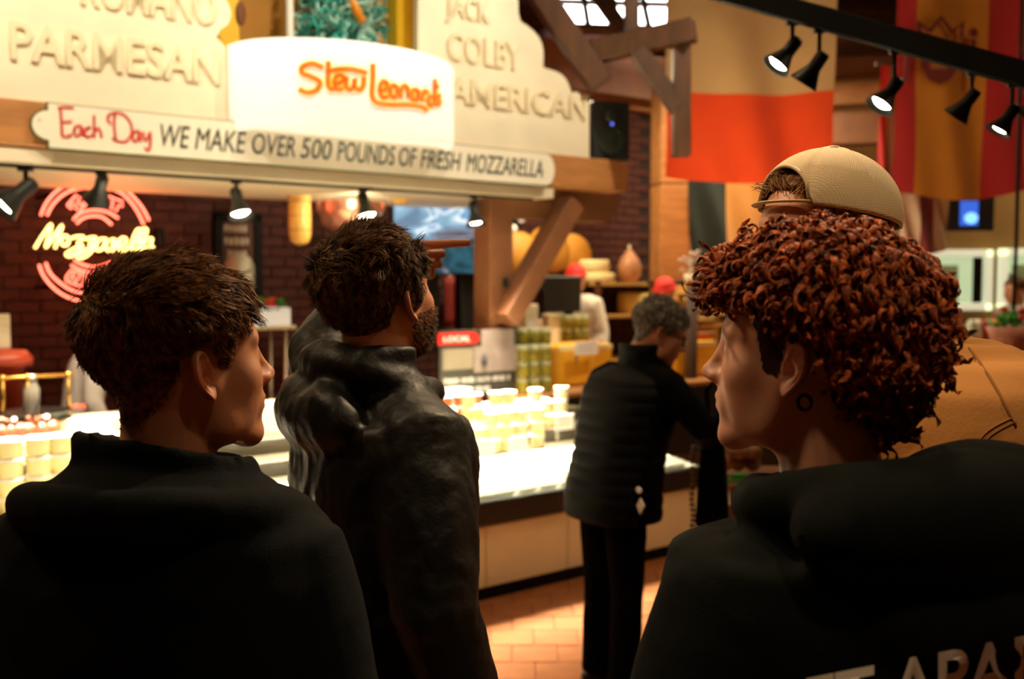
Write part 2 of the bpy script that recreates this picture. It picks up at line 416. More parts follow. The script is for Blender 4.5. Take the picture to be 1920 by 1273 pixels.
# ------------------------------------------------------------------ round white shop sign
DC, DR, DWd = (-.0, 1.27), .70, .52
dz0, dz1 = 2.44, 2.915
dr = thing('drum_sign', 'round white plastic shop sign with orange script above the long sign', 'sign', Wd(*DC, 0), RU)
prof = [(0.0, dz0+.02), (.93, dz0+.02), (.985, dz0), (1, dz0+.015), (1, dz1-.015), (.985, dz1), (0.0, dz1)]
Ms = Matrix.Diagonal((DR, DWd, 1, 1))
MB().lathe(prof, seg=64, M=Ms, caps=False, a0=PI, a1=2*PI).build('drum_shell', mat('sign_plastic', '#F7F4EA', .25, emit=(1, .96, .86), estr=.42), dr)
MB().box(-DR, DR, 0, .02, dz0, dz1).build('back_panel', WHITE, dr)
def D(px_, py_, k=1.0):                       # pixel -> on the drum's face
    r = ray(px_, py_); o = Vector((0, 0, H)); 
    o2 = o-O; a = Vector((o2.dot(U)-DC[0], o2.dot(B)-DC[1])); d = Vector((r.dot(U), r.dot(B)))
    a.x /= DR*k; a.y /= DWd*k; d.x /= DR*k; d.y /= DWd*k
    A_, B_, C_ = d.dot(d), 2*a.dot(d), a.dot(a)-1; disc = B_*B_-4*A_*C_
    t = (-B_-math.sqrt(max(disc, 0)))/(2*A_); q = o+r*t-Vector((O.x, O.y, 0))
    return Vector((q.dot(U)-DC[0], q.dot(B)-DC[1], q.z))
SL = [[(318, 380), (262, 357), (205, 372), (198, 408), (250, 430), (298, 458), (285, 502), (230, 520), (182, 500)],
 [(348, 345), (345, 420), (347, 480), (365, 503), (385, 492)], [(332, 402), (400, 388), (480, 388), (562, 408)],
 [(385, 472), (425, 455), (430, 425), (402, 418), (382, 460), (395, 500), (430, 498)],
 [(450, 430), (447, 485), (468, 505), (490, 480), (496, 440), (497, 490), (520, 505), (543, 480), (547, 430)],
 [(597, 358), (596, 450), (592, 530), (615, 575), (690, 588), (790, 588), (870, 600), (900, 622)],
 [(640, 512), (673, 495), (675, 465), (652, 458), (636, 500), (650, 545), (682, 540)], oval(715, 512, 21, 34),
 [(752, 553), (753, 492)], [(755, 505), (773, 480), (792, 498), (797, 555)],
 [(846, 503), (822, 508), (815, 545), (835, 563), (852, 530), (852, 503), (860, 568)],
 [(876, 572), (876, 515)], [(877, 530), (890, 510), (904, 520)],
 [(932, 540), (914, 545), (908, 578), (925, 595), (942, 565)], [(945, 445), (944, 520), (952, 600)],
 [(958, 475), (956, 500)], [(972, 535), (962, 545), (972, 575), (960, 595)]]
yo, og = MB(), MB()
for st in SL:
    c = catmull(st, 5)
    d1 = [D(500+x/3, y/3, 1.002) for x, y in c]; d2 = [D(500+x/3, y/3, 1.028) for x, y in c]
    yo.tube(d1, .0185, 8, flat=1); og.tube(d2, .0095, 8)
yo.build('yellow_outline', mat('sign_yellow', '#FFC21A', .4, emit=(1, .5, .02), estr=.35), dr)
og.build('orange_script', mat('sign_orange', '#E2571B', .4, emit=(.8, .12, .02), estr=.3), dr)

# ------------------------------------------------------------------ yellow tower behind the drum
def wbox(mb, px0, px1, w0, w1, z0, z1, bev=.006):
    a = K(px0, 100, w0)[0]; b = K(px1, 100, w0)[0]; return mb.box(a, b, w0, w1, z0, z1, bev=bev)
tw = thing('display_tower', 'ochre display tower framed by yellow posts behind the round white sign', 'display', Wd(0, 0, 0), RU)
wbox(MB(), 440, 800, 2.1, 2.16, 2.55, 4.2).build('back_wall', OCHRE, tw)
wbox(MB(), 408, 450, 1.5, 1.62, 2.5, 4.2).build('yellow_post', YEL, tw)
wbox(MB(), 745, 779, 1.5, 1.62, 2.5, 4.2).build('yellow_post', YEL, tw)
wbox(MB(), 404, 800, 1.5, 2.2, 2.45, 2.52).build('tower_base', YEL, tw)
a_, _ = K(543, 30, 1.36); MB().tube([(a_, 1.36, 2.85), (a_, 1.36, 4.1)], .022, 10).build('white_pole', WHITE, tw)
# spots of the cow-hide post
for x, y, r in ((452, 25, .06), (400, 5, .05)):
    s_, z_ = K(x, y, 1.49); MB().ell((s_, 1.495, z_), (r*.5, .008, r*1.2), 12).build('brown_patch', mat('patch_brown', '#6B3A16', .7), tw)
sc, zc = K(650, 5, 1.75)
tb = thing('tinsel_bundle', 'bunch of curled teal foil ribbon standing behind the round white sign', 'decoration', Wd(sc, 1.75, 2.52), RU)
TEAL = [mat('teal_foil', '#2FB0A4', .35, vary=.3, vscale=20), mat('pale_teal_foil', '#B8F0E0', .35, vary=.2, vscale=20)]
MB().tube([(0, 0, 0), (0, 0, .35)], [.12, .18], 12).build('cone_holder', OCHRE, tb)
for t_ in range(2):
    mb = MB()
    for i in range(300):
        a = random.uniform(0, 2*PI); z = random.uniform(.25, 1.1); rr = .26*math.sqrt(random.random())*(1.15-.25*abs(z-.6))
        c = Vector((rr*math.cos(a)*1.1, rr*math.sin(a)*.7, z)); ax = Vector((random.uniform(-1, 1), random.uniform(-1, 1), random.uniform(-1, 1))).normalized()
        e1 = ax.orthogonal().normalized(); e2 = ax.cross(e1); r = random.uniform(.025, .045)
        mb.tube([c+e1*r*math.cos(k*.9)+e2*r*math.sin(k*.9)+ax*k*.008 for k in range(8)], .010, 4, flat=.5)
    tag(mb.build('curled_ribbon', TEAL[t_], tb), kind='stuff')
MB().tube([(-.12, -.16, .95), (0, -.2, .72)], [.03, .03], 8).build('orange_ribbon', mat('orange_foil', '#E08A12', .4), tb)
sc, zc = K(712, 60, 1.62)
ct = MB().lathe([(0.0, -.2), (.05, -.2), (.055, 0), (.075, .02), (.07, .06), (.04, .085), (0.0, .09)], (0, 0, 0), 16, caps=False).build('cream_post_cap', CREAM)
ct.location = Wd(sc, 1.62, 2.73); tag(ct, 'small rounded cream finial right of the teal ribbons', 'finial')

# ------------------------------------------------------------------ spotlights on tracks
SHADE = mat('spot_black', '#0A0B08', .45, spec=.3)
def spot_head(name, label, loc, aim, stem=.08, size=1.0, lit=True, power=18, group='black track spotlights', ang=75, glow=None):
    t = thing(name, label, 'spotlight', loc, 0, group)
    MB().cbox((0, 0, .0), (.06*size, .035*size, .03*size), bev=.003).build('track_adapter', SHADE, t)
    MB().tube([(0, 0, -.01), (0, 0, -stem)], .011*size, 8).build('stem', SHADE, t)
    d = Vector(aim).normalized(); qd = d.to_track_quat('-Z', 'Y').to_matrix().to_4x4()
    M = Matrix.Translation((0, 0, -stem-.01)) @ qd
    MB().lathe([(0.0, .045), (.028, .045), (.034, .03), (.034, -.04), (.042, -.06), (.075, -.13), (.078, -.135), (.07, -.13), (.036, -.06), (0.0, -.05)], seg=20, M=M @ Matrix.Scale(size, 4), caps=False).build('shade', SHADE, t)
    MB().lathe([(0.0, -.119), (.04, -.117), (.052, -.108), (.056, -.095), (0.0, -.09)], seg=16, M=M @ Matrix.Scale(size, 4), caps=False).build('bulb', (glow or GLOW) if lit else BLACKP, t)
    if lit:
        p = Vector((0, 0, -stem-.01))+d*.15*size
        l = lamp('spot_beam', 'SPOT', p, power, (1, .74, .45), .03, p+d, ang, .6, t)
    return t
def at_w(px_, py_, w): return KW(px_, py_, w)
def ud(a, b_, c): return U*a+B*b_+Vector((0, 0, c))
zt_ = 2.2
def hang(px_, py_, w, dz, **k):                # head centre under the soffit
    s_, z_ = K(px_, py_, w); return Wd(s_, w, zt_), zt_-z_
for (x, y, w_, aim, lab, sz, pw, st) in (
    (48, 322, 1.36, ud(-.75, -.05, -.65), 'black spotlight tilted left at the sign\'s left end', 1.15, 10, .09),
    (190, 330, 1.36, ud(0, .7, -.7), 'dark spotlight in front of the red neon rings', .9, 10, .04),
    (443, 345, 1.36, ud(.05, -.45, -1), 'lit spotlight right of the neon sign above the framed chalkboard', .95, 30, .07),
    (681, 355, 1.36, ud(.0, -.45, -1), 'lit spotlight above the pointing man\'s head', .95, 30, .05),
    (888, 362, 1.36, ud(.0, -.25, -1), 'spotlight hanging in front of the television\'s right part', .9, 30, .06)):
    s_, z_ = K(x, y, w_)
    spot_head('track_spotlight', lab, Wd(s_, w_, zt_-.015), aim, st, sz, True, pw, 'black spotlights under the canopy')
rl = MB().box(-3.2, 1.5, 0, .035, 2.185, 2.2).build('lighting_track', BLACK); rl.location = Wd(0, 1.345, 0); rl.rotation_euler = (0, 0, RU)
tag(rl, 'slim black lighting track under the pale soffit board', 'track')
# overhead track at the top right
ta, tb_ = P(1395, -6, 3.6), P(1985, 158, 3.0)
tr = MB().beam(ta+(ta-tb_)*.5, tb_+(tb_-ta)*.3, .05, .075).build('lighting_track', BLACK)
tag(tr, 'heavy black lighting track crossing in front of the hanging flags', 'track')
rod = MB().tube([(0, 0, 0), (0, 0, 5.28-tb_.z)], .012, 8).build('suspension_rod', BLACK); rod.location = tb_; tag(rod, 'thin black rod holding up the track at the right edge', 'rod')
rod = MB().tube([(0, 0, 0), (0, 0, 5.28-ta.z)], .012, 8).build('suspension_rod', BLACK); rod.location = ta; tag(rod, 'thin black rod holding up the track above the ivory and orange flag', 'rod')
X = Vector((1, 0, 0))
for px_, py_, aim, lit, lab, st, sz in (
    (1477, 30, (-.62, -.05, -.75), True, 'leftmost lit spotlight on the overhead track', .07, .68),
    (1527, 46, (-.5, .3, -.8), False, 'unlit spotlight beside the leftmost lit one', .09, .66),
    (1668, 84, (-.62, -.1, -.8), True, 'lit spotlight between the ivory flag and the red flag', .10, .62),
    (1812, 122, (-.5, .4, -.8), False, 'unlit spotlight in front of the yellow stripe of the flag', .06, .55),
    (1886, 142, (-.5, .1, -.8), True, 'lit spotlight near the right edge before the red stripe', .07, .52),
    (1918, 150, (.5, -.3, -.8), True, 'spotlight cut by the right edge of the picture', .06, .52)):
    t_ = (px_-1395)/590; d_ = 3.6+(3.0-3.6)*t_
    L_ = ta.lerp(tb_, (lambda q: q)(t_)); best = min((abs((ta.lerp(tb_, k/200)).x/(ta.lerp(tb_, k/200)).y-(px_-960)/F), k) for k in range(201))[1]
    spot_head('track_spotlight', lab, ta.lerp(tb_, best/200)+Vector((0, 0, -.04)), aim, st, sz, lit, 6, 'black spotlights on the overhead track')

# ------------------------------------------------------------------ loudspeaker on the beam end
s_, z_ = K(1145, 245, 1.32)
sp = thing('loudspeaker', 'small black loudspeaker box standing on the end of the timber beam', 'loudspeaker', Wd(s_, 1.38, 2.5), RU-.35)
MB().box(-.15, .15, -.12, .12, 0, .42, bev=.012).build('cabinet', BLACKP, sp)
CONE = mat('speaker_cone', '#1A2018', .5)
MB().lathe([(0.0, .012), (.025, .014), (.05, .004), (.085, .012), (.095, .014), (.1, .006), (.1, 0)], seg=24, M=Matrix.Translation((0, -.12, .15)) @ Matrix.Rotation(PI/2, 4, 'X'), caps=False).build('woofer', CONE, sp)
MB().lathe([(0.0, .01), (.02, .01), (.04, .008), (.045, 0)], seg=20, M=Matrix.Translation((0, -.12, .32)) @ Matrix.Rotation(PI/2, 4, 'X'), caps=False).build('tweeter', CONE, sp)
MB().ell((0, -.13, .255), (.012, .004, .012), 8).build('status_light', mat('blue_led', '#5566FF', .4, emit='#6070FF', estr=1.5), sp)

# ------------------------------------------------------------------ timber truss
tt = thing('timber_truss', 'dark timber roof frame with a hanging post in front of the ivory flag', 'truss', P(1200, 100, 7.2), 0)
def rel(px_, py_, d): return P(px_, py_, d)-tt.location
for nm, a, b_, w_, h_ in (('rafter', rel(985, -50, 7.2), rel(1127, 160, 7.25), .16, .2), ('cross_beam', rel(1105, 100, 7.25), rel(1302, 56, 7.0), .15, .17),
                 ('hanging_post', rel(1277, 60, 7.05), rel(1277, 294, 7.05), .12, .12), ('knee_brace', rel(1195, 95, 7.1), rel(1272, 205, 7.05), .11, .13),
                 ('king_post', rel(1184, -60, 7.2), rel(1184, 90, 7.2), .1, .08), ('rafter', rel(1085, -60, 7.9), rel(1170, 60, 7.9), .1, .12)):
    MB().beam(a, b_, w_, h_, up=(0, 1, 0)).build(nm, WOODD, tt)
hb = MB().beam(P(880, 100, 9.0), P(1260, 160, 10.2), .3, .42).build('roof_beam', WOODR); tag(hb, 'wide reddish roof beam behind the dark timber frame', 'beam')
hb = MB().beam(P(960, 170, 9.6), P(1260, 205, 10.4), .25, .14).build('roof_beam', WOOD); tag(hb, 'honey-coloured beam standing in for the lit lower edge behind the loudspeaker', 'beam')  # lighter timber stands in for light on the wide beam's underside
for i, (x0, y0, x1, y1, d, m_) in enumerate(((1500, 100, 1700, 80, 10.8, WOODD), (1500, 135, 1720, 120, 10.5, WOODR), (1540, 185, 1700, 170, 10.2, WOOD), (1540, 245, 1700, 238, 10, WOODR))):
    b = MB().beam(P(x0-60, y0, d), P(x1+60, y1, d-.4), .2, .2 if i != 3 else .3).build('roof_purlin', m_)
    tag(b, ['dark roof purlin high between the two large flags', 'reddish roof purlin between the two large flags', 'honey roof purlin level with the spotlights', 'broad reddish purlin lowest between the flags'][i], 'beam')
# ------------------------------------------------------------------ neon sign
WN = 2.75
ns = thing('neon_sign', 'round red neon rings with yellow glowing script across, on the brick wall', 'neon sign', Wd(0, 0, 0), RU)
NR = mat('red_neon', '#FF6A5A', .3, emit=(1, .17, .1), estr=3.6); NY = mat('yellow_neon', '#FFE9A0', .3, emit=(1, .74, .2), estr=3.2)
def npt(X_, Y_, w_=WN):
    s_, z_ = K(60+X_/4.715, 300+Y_/4.715, w_); return (s_, w_, z_)
def nstroke(mb, st, r, n=6, w_=WN): mb.tube([npt(x, y, w_) for x, y in catmull(st, n)], r, 6)
def refl(st): return [(1110-x, y) for x, y in st]
for st in ([(78, 490), (120, 390), (200, 290), (310, 220), (420, 190), (532, 188)], [(132, 490), (180, 400), (270, 310), (380, 260), (508, 245)],
           [(703, 210), (800, 245), (900, 330), (980, 430), (1035, 535)], [(722, 262), (800, 300), (880, 380), (940, 470), (988, 570)],
           [(365, 528), (420, 475), (500, 448), (590, 445), (680, 465), (762, 515)], [(395, 560), (450, 515), (530, 495), (620, 505), (705, 570)],
           [(62, 925), (100, 1020), (180, 1120), (280, 1195), (400, 1240), (520, 1255), (680, 1235)], [(120, 908), (160, 1000), (240, 1080), (330, 1140), (430, 1175), (540, 1185), (660, 1165)],
           [(700, 1230), (830, 1170), (930, 1070), (1000, 920)], [(372, 885), (450, 925), (540, 945), (620, 935), (700, 905)], [(345, 930), (430, 975), (530, 995), (620, 985), (700, 955)]):
    q_ = MB(); nstroke(q_, st, .0085); q_.build('neon_tube', NR, ns)
def poly(mb, pts, r=.007, w_=WN): mb.tube([npt(x, y, w_) for x, y in pts], r, 6)
for pts in ([(312, 400), (392, 308), (425, 335), (400, 365), (440, 400), (470, 360), (488, 382), (415, 452), (385, 430), (400, 400), (365, 380), (345, 430), (312, 400)],
            [(510, 300), (495, 340), (520, 400), (545, 405)], oval(600, 357, 42, 52, 10), oval(600, 357, 17, 27, 8),
            [(672, 318), (800, 368), (800, 410), (765, 400), (745, 450), (700, 430), (718, 372), (668, 350), (672, 318)],
            [(302, 1035), (345, 975), (472, 1020), (430, 1120), (302, 1070), (302, 1035)], [(335, 1062), (362, 1000), (385, 1090), (425, 1020)],
            [(520, 1030), (600, 1040), (600, 1130), (500, 1120), (520, 1030)]):
    q_ = MB(); poly(q_, pts); q_.build('neon_letter', NR, ns)
MZ = [[(25, 780), (95, 665), (168, 568), (150, 670), (122, 772), (190, 680), (268, 575), (232, 680), (203, 782)], oval(290, 712, 34, 44),
 [(348, 692), (400, 676), (455, 682), (405, 738), (442, 762), (400, 820), (335, 852), (302, 832), (360, 790), (450, 750)],
 [(472, 702), (520, 686), (562, 690), (510, 745), (545, 768), (500, 832), (430, 868), (404, 845), (470, 800), (555, 758)],
 [(660, 700), (605, 700), (565, 745), (575, 795), (620, 785), (665, 705), (650, 770), (680, 808)],
 [(690, 712), (728, 702), (715, 760), (708, 806), (742, 742), (782, 700)],
 [(765, 765), (820, 745), (832, 700), (795, 690), (765, 755), (790, 806), (850, 778)],
 [(850, 780), (935, 690), (965, 622), (930, 620), (888, 720), (892, 800), (925, 785)],
 [(925, 785), (985, 700), (1015, 622), (985, 612), (948, 710), (950, 798), (985, 780)],
 [(1062, 692), (1015, 700), (985, 748), (1000, 796), (1040, 765), (1062, 692), (1048, 770), (1078, 768)]]
for st in MZ: q_ = MB(); nstroke(q_, st, .0095, 5, WN-.04); q_.build('yellow_neon_letter', NY, ns)
bk = MB()
c_ = npt(555, 720, WN+.07)
for X_, Y_ in ((200, 300), (850, 300), (200, 1120), (560, 720), (1090, 680)):
    a_ = npt(X_, Y_); bk.tube([a_, (a_[0], WW-.01, a_[2])], .012, 6)
a_ = npt(1100, 600, WN); b2 = npt(1160, 770, WN); bk.box(a_[0], b2[0], WN-.03, WN+.1, b2[2], a_[2], bev=.01)
bk.build('mounting_hardware', BLACK, ns)
l_ = lamp('neon_glow', 'POINT', Wd(c_[0], WN-.15, c_[2]), 9, (1, .12, .05), .25, parent=None)

# ------------------------------------------------------------------ framed chalkboard
s0, z1 = K(402, 398, 3.12); s1, z0 = K(494, 572, 3.12)
fb = thing('framed_chalkboard', 'black-framed brown board with white lettering above a pale round dial', 'board', Wd(s0, 3.12, z0), RU)
Wf, Hf = s1-s0, z1-z0
BRN = mat('board_brown', '#4A2A1A', .7, vary=.1)
MB().box(0, Wf, .03, .05, 0, Hf).build('backing', BRN, fb)
f_ = MB()
for a in ((0, .06, 0, Hf), (Wf-.06, Wf, 0, Hf), (0, Wf, 0, .06), (0, Wf, Hf-.06, Hf)): f_.box(a[0], a[1], -.0, .05, a[2], a[3], bev=.004)
f_.build('frame', BLACK, fb)
CH = mat('chalk_white', '#E5DCC8', .7)
for i, (t_, wd_) in enumerate(((0, .2), (1, .2), (2, .15))):
    scribble('chalk_lettering', CH, fb, Wf*.5-wd_/2, .028, Hf*(.80-.14*i), wd_, .06)
cz = Hf*.33; MB().lathe([(0.0, -.012), (.155, -.012), (.165, 0), (0.0, .0)], seg=32, M=Matrix.Translation((Wf*.52, .015, cz)) @ Matrix.Rotation(PI/2, 4, 'X') @ Matrix.Diagonal((.8, 1, 1, 1)), caps=False).build('round_dial', mat('dial_cream', '#DAD2B8', .5), fb)
dm = MB()
dm.tube([(Wf*.52-.1, .0, cz-.05), (Wf*.52+.08, .0, cz+.04)], .008, 6); dm.tube([(Wf*.52-.05, .0, cz+.02), (Wf*.52+.02, .0, cz+.0)], .008, 6)
dm.build('dial_hands', mat('dial_grey', '#4A4436', .6), fb)

# ------------------------------------------------------------------ hanging provolone and copper kettle
PROV = mat('provolone', '#E8B85A', .4, vary=.1, vscale=10, sss=.0)
def provolone(px0, px1, py1, w_, label):
    a = K((px0+px1)/2, 400, w_)[0]; r = (K(px1, 400, w_)[0]-K(px0, 400, w_)[0])/2; zb = K(500, py1, w_)[1]
    zb = K((px0+px1)/2, py1, w_)[1]; L = 2.35-zb
    t = thing('hanging_provolone', label, 'cheese', Wd(a, w_, zb), RU, 'provolone hanging under the canopy')
    MB().lathe([(0.0, 0), (r*.5, .008), (r*.85, .03), (r, .08), (r*1.02, L*.4), (r*.96, L*.8), (r*.7, L-.03), (0.0, L)], seg=20, caps=False).build('cheese_body', PROV, t)
    rp = MB()
    for k in range(4): rp.lathe([(r*1.02, L*(.2+.2*k)), (r*1.05, L*(.2+.2*k)+.006), (r*1.02, L*(.2+.2*k)+.012)], seg=16, caps=False)
    rp.tube([(0, 0, L), (0, 0, L+.25)], .005, 5); rp.build('twine', mat('twine', '#B98B4E', .8), t)
provolone(543, 581, 460, 2.2, 'long yellow hanging provolone between the chalkboard and the copper kettle')
provolone(735, 768, 384, 2.0, 'short hanging provolone just above the television\'s left edge')
ck_s, ck_z = K(655, 372, 2.5)
kt = thing('copper_kettle', 'large shiny copper kettle hanging behind the spotlight', 'kettle', Wd(ck_s, 2.5, ck_z-.28), RU)
COP = mat('copper', '#F0AE90', .28, metal=.85)
MB().lathe([(0.0, 0), (.12, .012), (.21, .08), (.25, .2), (.245, .36), (.225, .5), (.24, .52), (.235, .53), (.21, .5), (.0, .5)], seg=32, caps=False).build('kettle_body', COP, kt)
h_ = MB(); h_.tube([(.24*math.cos(t), 0, .5+.2*math.sin(t)) for t in [PI*i/12 for i in range(13)]], .012, 8); h_.build('handle', COP, kt)
rc = MB()
for k in range(8):
    a = 2*PI*k/8; rc.tube([(.252*math.cos(a), .252*math.sin(a), .18), (.258*math.cos(a), .258*math.sin(a), .33), (.235*math.cos(a), .235*math.sin(a), .47)], .012, 6)
rc.build('hammered_rib', COP, kt)

# ------------------------------------------------------------------ television
w_ = 2.55; s0, z1 = K(736, 380, w_); s1, z0 = K(929, 516, w_)
tv = thing('television', 'wall television showing blurry blue and grey moving picture', 'television', Wd(s0, w_, z0), RU)
Wt, Ht = s1-s0, z1-z0
MB().box(0, Wt, .0, .05, 0, Ht, bev=.006).build('casing', BLACKP, tv)
m = bpy.data.materials.new('television_picture'); m.use_nodes = True; N = m.node_tree.nodes; L = m.node_tree.links
b = N['Principled BSDF']; b.inputs['Base Color'].default_value = (.01, .01, .01, 1); b.inputs['Roughness'].default_value = .3
tc = N.new('ShaderNodeTexCoord'); mp = N.new('ShaderNodeMapping'); mp.inputs['Rotation'].default_value = (0, .5, 0); mp.inputs['Scale'].default_value = (1.6, 1, 4.2); mp.inputs['Location'].default_value = (.3, 0, .9)
n = N.new('ShaderNodeTexNoise'); n.inputs['Scale'].default_value = 1.5; n.inputs['Detail'].default_value = 1.5; n.inputs['Distortion'].default_value = 1.2
sx = N.new('ShaderNodeSeparateXYZ'); ad = N.new('ShaderNodeMath'); ad.operation = 'MULTIPLY_ADD'; ad.inputs[1].default_value = .9/Ht*.55; 
r_ = N.new('ShaderNodeValToRGB'); el = r_.color_ramp.elements
L.new(tc.outputs['Object'], mp.inputs[0]); L.new(mp.outputs[0], n.inputs[0]); L.new(tc.outputs['Object'], sx.inputs[0]); L.new(sx.outputs[2], ad.inputs[0]); L.new(n.outputs[0], ad.inputs[2])
L.new(ad.outputs[0], r_.inputs[0])
for pos, c in ((.38, '#0B2A30'), (.52, '#27596A'), (.62, '#15333D'), (.72, '#8E8A98'), (.80, '#5F7F98'), (.9, '#8FB6CC'), (1.0, '#6FA0C4')):
    e = el.new(pos); e.color = (*lin(c), 1)
el.remove(el[0]); L.new(r_.outputs[0], b.inputs['Emission Color']); b.inputs['Emission Strength'].default_value = 1.1
MB().box(.012, Wt-.012, -.003, .003, .018, Ht-.012).build('screen', m, tv)
mt = thing('television_mount', 'black ceiling pole and bracket behind the television', 'mount', Wd(s0, w_+.05, z0), RU)
MB().box(Wt*.38, Wt*.48, .03, .1, -.6, 1.1, bev=.004).build('mount_pole', BLACKP, mt)
MB().box(Wt*.70, Wt*.86, .03, .12, -.72, 1.1, bev=.004).build('mount_pole', BLACKP, mt)
MB().box(Wt*.3, Wt*.9, .002, .04, Ht*.35, Ht*.65, bev=.004).build('mount_plate', BLACKP, mt)
# red thing under tv
s0, z1 = K(845, 520, 3.0); s1, z0 = K(873, 612, 3.0)
rp = thing('red_apron', 'dark red apron hanging on the brick wall below the television', 'apron', Wd(s0, 3.08, z0), RU)
ap = MB(); n_ = 8; Wp = s1-s0
ap.loft([[Vector((Wp*(j/n_), .02*math.sin(j*1.9)+k*.0, (z1-z0)*k/6)) for j in range(n_+1)]+[Vector((Wp*(1-j/n_), .02*math.sin((n_-j)*1.9)+.012, (z1-z0)*k/6)) for j in range(n_+1)] for k in range(7)])
ap.build('apron_cloth', mat('apron_red', '#8E2218', .8), rp)
MB().tube([(Wp/2, .03, z1-z0), (Wp/2, .09, z1-z0+.04)], .01, 6).build('hook', STEEL, rp)

# ------------------------------------------------------------------ tray stand with greens
w_ = 2.2; s0, z1 = K(452, 578, w_); s1, z0 = K(546, 610, w_)
ts = thing('tray_stand', 'white tray on a thin stand in front of the brick wall, greens on top', 'stand', Wd(s0, w_, 0), RU)
Wt = s1-s0
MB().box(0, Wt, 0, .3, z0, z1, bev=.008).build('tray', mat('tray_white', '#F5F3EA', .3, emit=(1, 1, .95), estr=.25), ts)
MB().box(-.01, Wt+.03, -.02, .32, z0-.025, z0, bev=.004).build('tray_rim', CREAM, ts)
lg = (.03, Wt-.03)
for x in lg:
    for y in (.03, .27): MB().tube([(x, y, 0), (x, y, z0-.02)], .012, 8).build('leg', STEEL, ts)
scribble('print', mat('print_green', '#4C6A50', .6), ts, Wt*.3, -.001, z0+.1, Wt*.5, .02)
for i in range(9):
    x = .04+(Wt-.08)*i/8; mb = MB()
    for k in range(16):
        a = random.uniform(0, 6.28); r = random.uniform(0, .03); c = Vector((r*math.cos(a), r*math.sin(a), random.uniform(.01, .06)))
        mb.ell(c, (.02, .006, .014), 6, Matrix.Translation(c) @ Matrix.Rotation(random.uniform(-1, 1), 4, 'X') @ Matrix.Rotation(a, 4, 'Z') @ Matrix.Translation(-c))
    o = mb.build('basil_bunch', GREEN if i != 6 else RED); o.location = Wd(s0+x, w_+.08+.1*(i % 2), z1); o.rotation_euler = (0, 0, RU)
    tag(o, 'small green leafy bunch on the white tray stand' if i != 6 else 'red bunch among the greens on the white tray stand', 'herbs', 'herbs on the tray stand')

# ------------------------------------------------------------------ the display case
dc = thing('display_case', 'long open cream display case with black kick plate filled with packed cheese', 'display case', Wd(0, 0, 0), RU)
SA, SB = -3.2, 1.75
for i in range(9):
    a = SA+(SB-SA)*i/9; b_ = SA+(SB-SA)*(i+1)/9
    MB().box(a+.003, b_-.003, .0, .03, .07, .385, bev=.004).build('front_panel', CASEW, dc)
MB().box(SA, SB, .02, 1.3, .0, .075).build('kick_plate', BLACK, dc)
MB().box(SA, SB, .035, 1.3, .07, .5).build('carcass', CASEW, dc)
MB().box(SA, SB, -.02, .04, .39, .515, bev=.01).build('black_bumper', mat('bumper_black', '#100F0B', .45), dc)
BED = mat('bed_white', '#FBF8EC', .5)
MB().prism([(0, 0)], 0, 0) if False else None
bed = MB(); bed.add([(SA, .04, .5), (SB, .04, .5), (SB, .7, .585), (SA, .7, .585), (SA, .04, .45), (SB, .04, .45), (SB, .7, .45), (SA, .7, .45)], [(0, 1, 2, 3), (4, 5, 1, 0), (7, 6, 5, 4), (3, 2, 6, 7), (1, 5, 6, 2), (4, 0, 3, 7)])
bed.build('ice_bed', BED, dc)
steps = [(.7, .90, .585), (.90, 1.1, .675), (1.1, 1.3, .765)]
for i, (a, b_, z) in enumerate(steps): MB().box(SA, SB, a, b_, .45, z, bev=.004).build('tier_step', mat('step_dark', '#3A3322', .5), dc)
MB().box(SA, .95, 1.3, 1.5, .2, .93, bev=.008).build('back_ledge', CASEW, dc)
MB().box(SA, SB, -.012, .0, .515, .60).build('glass_guard', mat('clear_glass', '#EAF2EA', .05, trans=1.0), dc)
# white packs on the bed
PK = mat('white_pack', '#FFFDF4', .35, vary=.04, vscale=20); LBL = mat('pack_label', '#D8DDB8', .6)
def pack(label, size, group):
    t = thing('cheese_pack', label, 'cheese', (0, 0, 0), RU, group)
    x, y, z = size
    MB().box(-x/2, x/2, -y/2, y/2, 0, z, bev=.012).build('wrapped_cheese', PK, t)
    MB().box(-x*.25, x*.25, -y*.25, y*.25, z, z+.001).build('label_sticker', LBL, t)
    return t
pk0 = None
for i in range(24):
    for j in range(4):
        s = -1.75+i*.145; w_ = .12+j*.15; z = .5+(w_-.04)/.66*.085+.001
        lab = 'white wrapped mozzarella pack on the bright front bed of the case'
        if pk0 is None: pk0 = pack(lab, (.135, .13, .035), 'white packs on the front bed'); o = pk0; o.location = Wd(s, w_, z)
        else: o = dup(pk0, Wd(s+random.uniform(-.006, .006), w_, z))
        o['label'] = 'white wrapped cheese pack '+('in the front row along the black bumper', 'in the second row from the black bumper', 'in the third row from the black bumper', 'in the rearmost row below the tubs')[j]
        o.rotation_euler = (math.atan(.085/.66), 0, RU+random.uniform(-.05, .05)) if False else (0, 0, RU+random.uniform(-.06, .06))
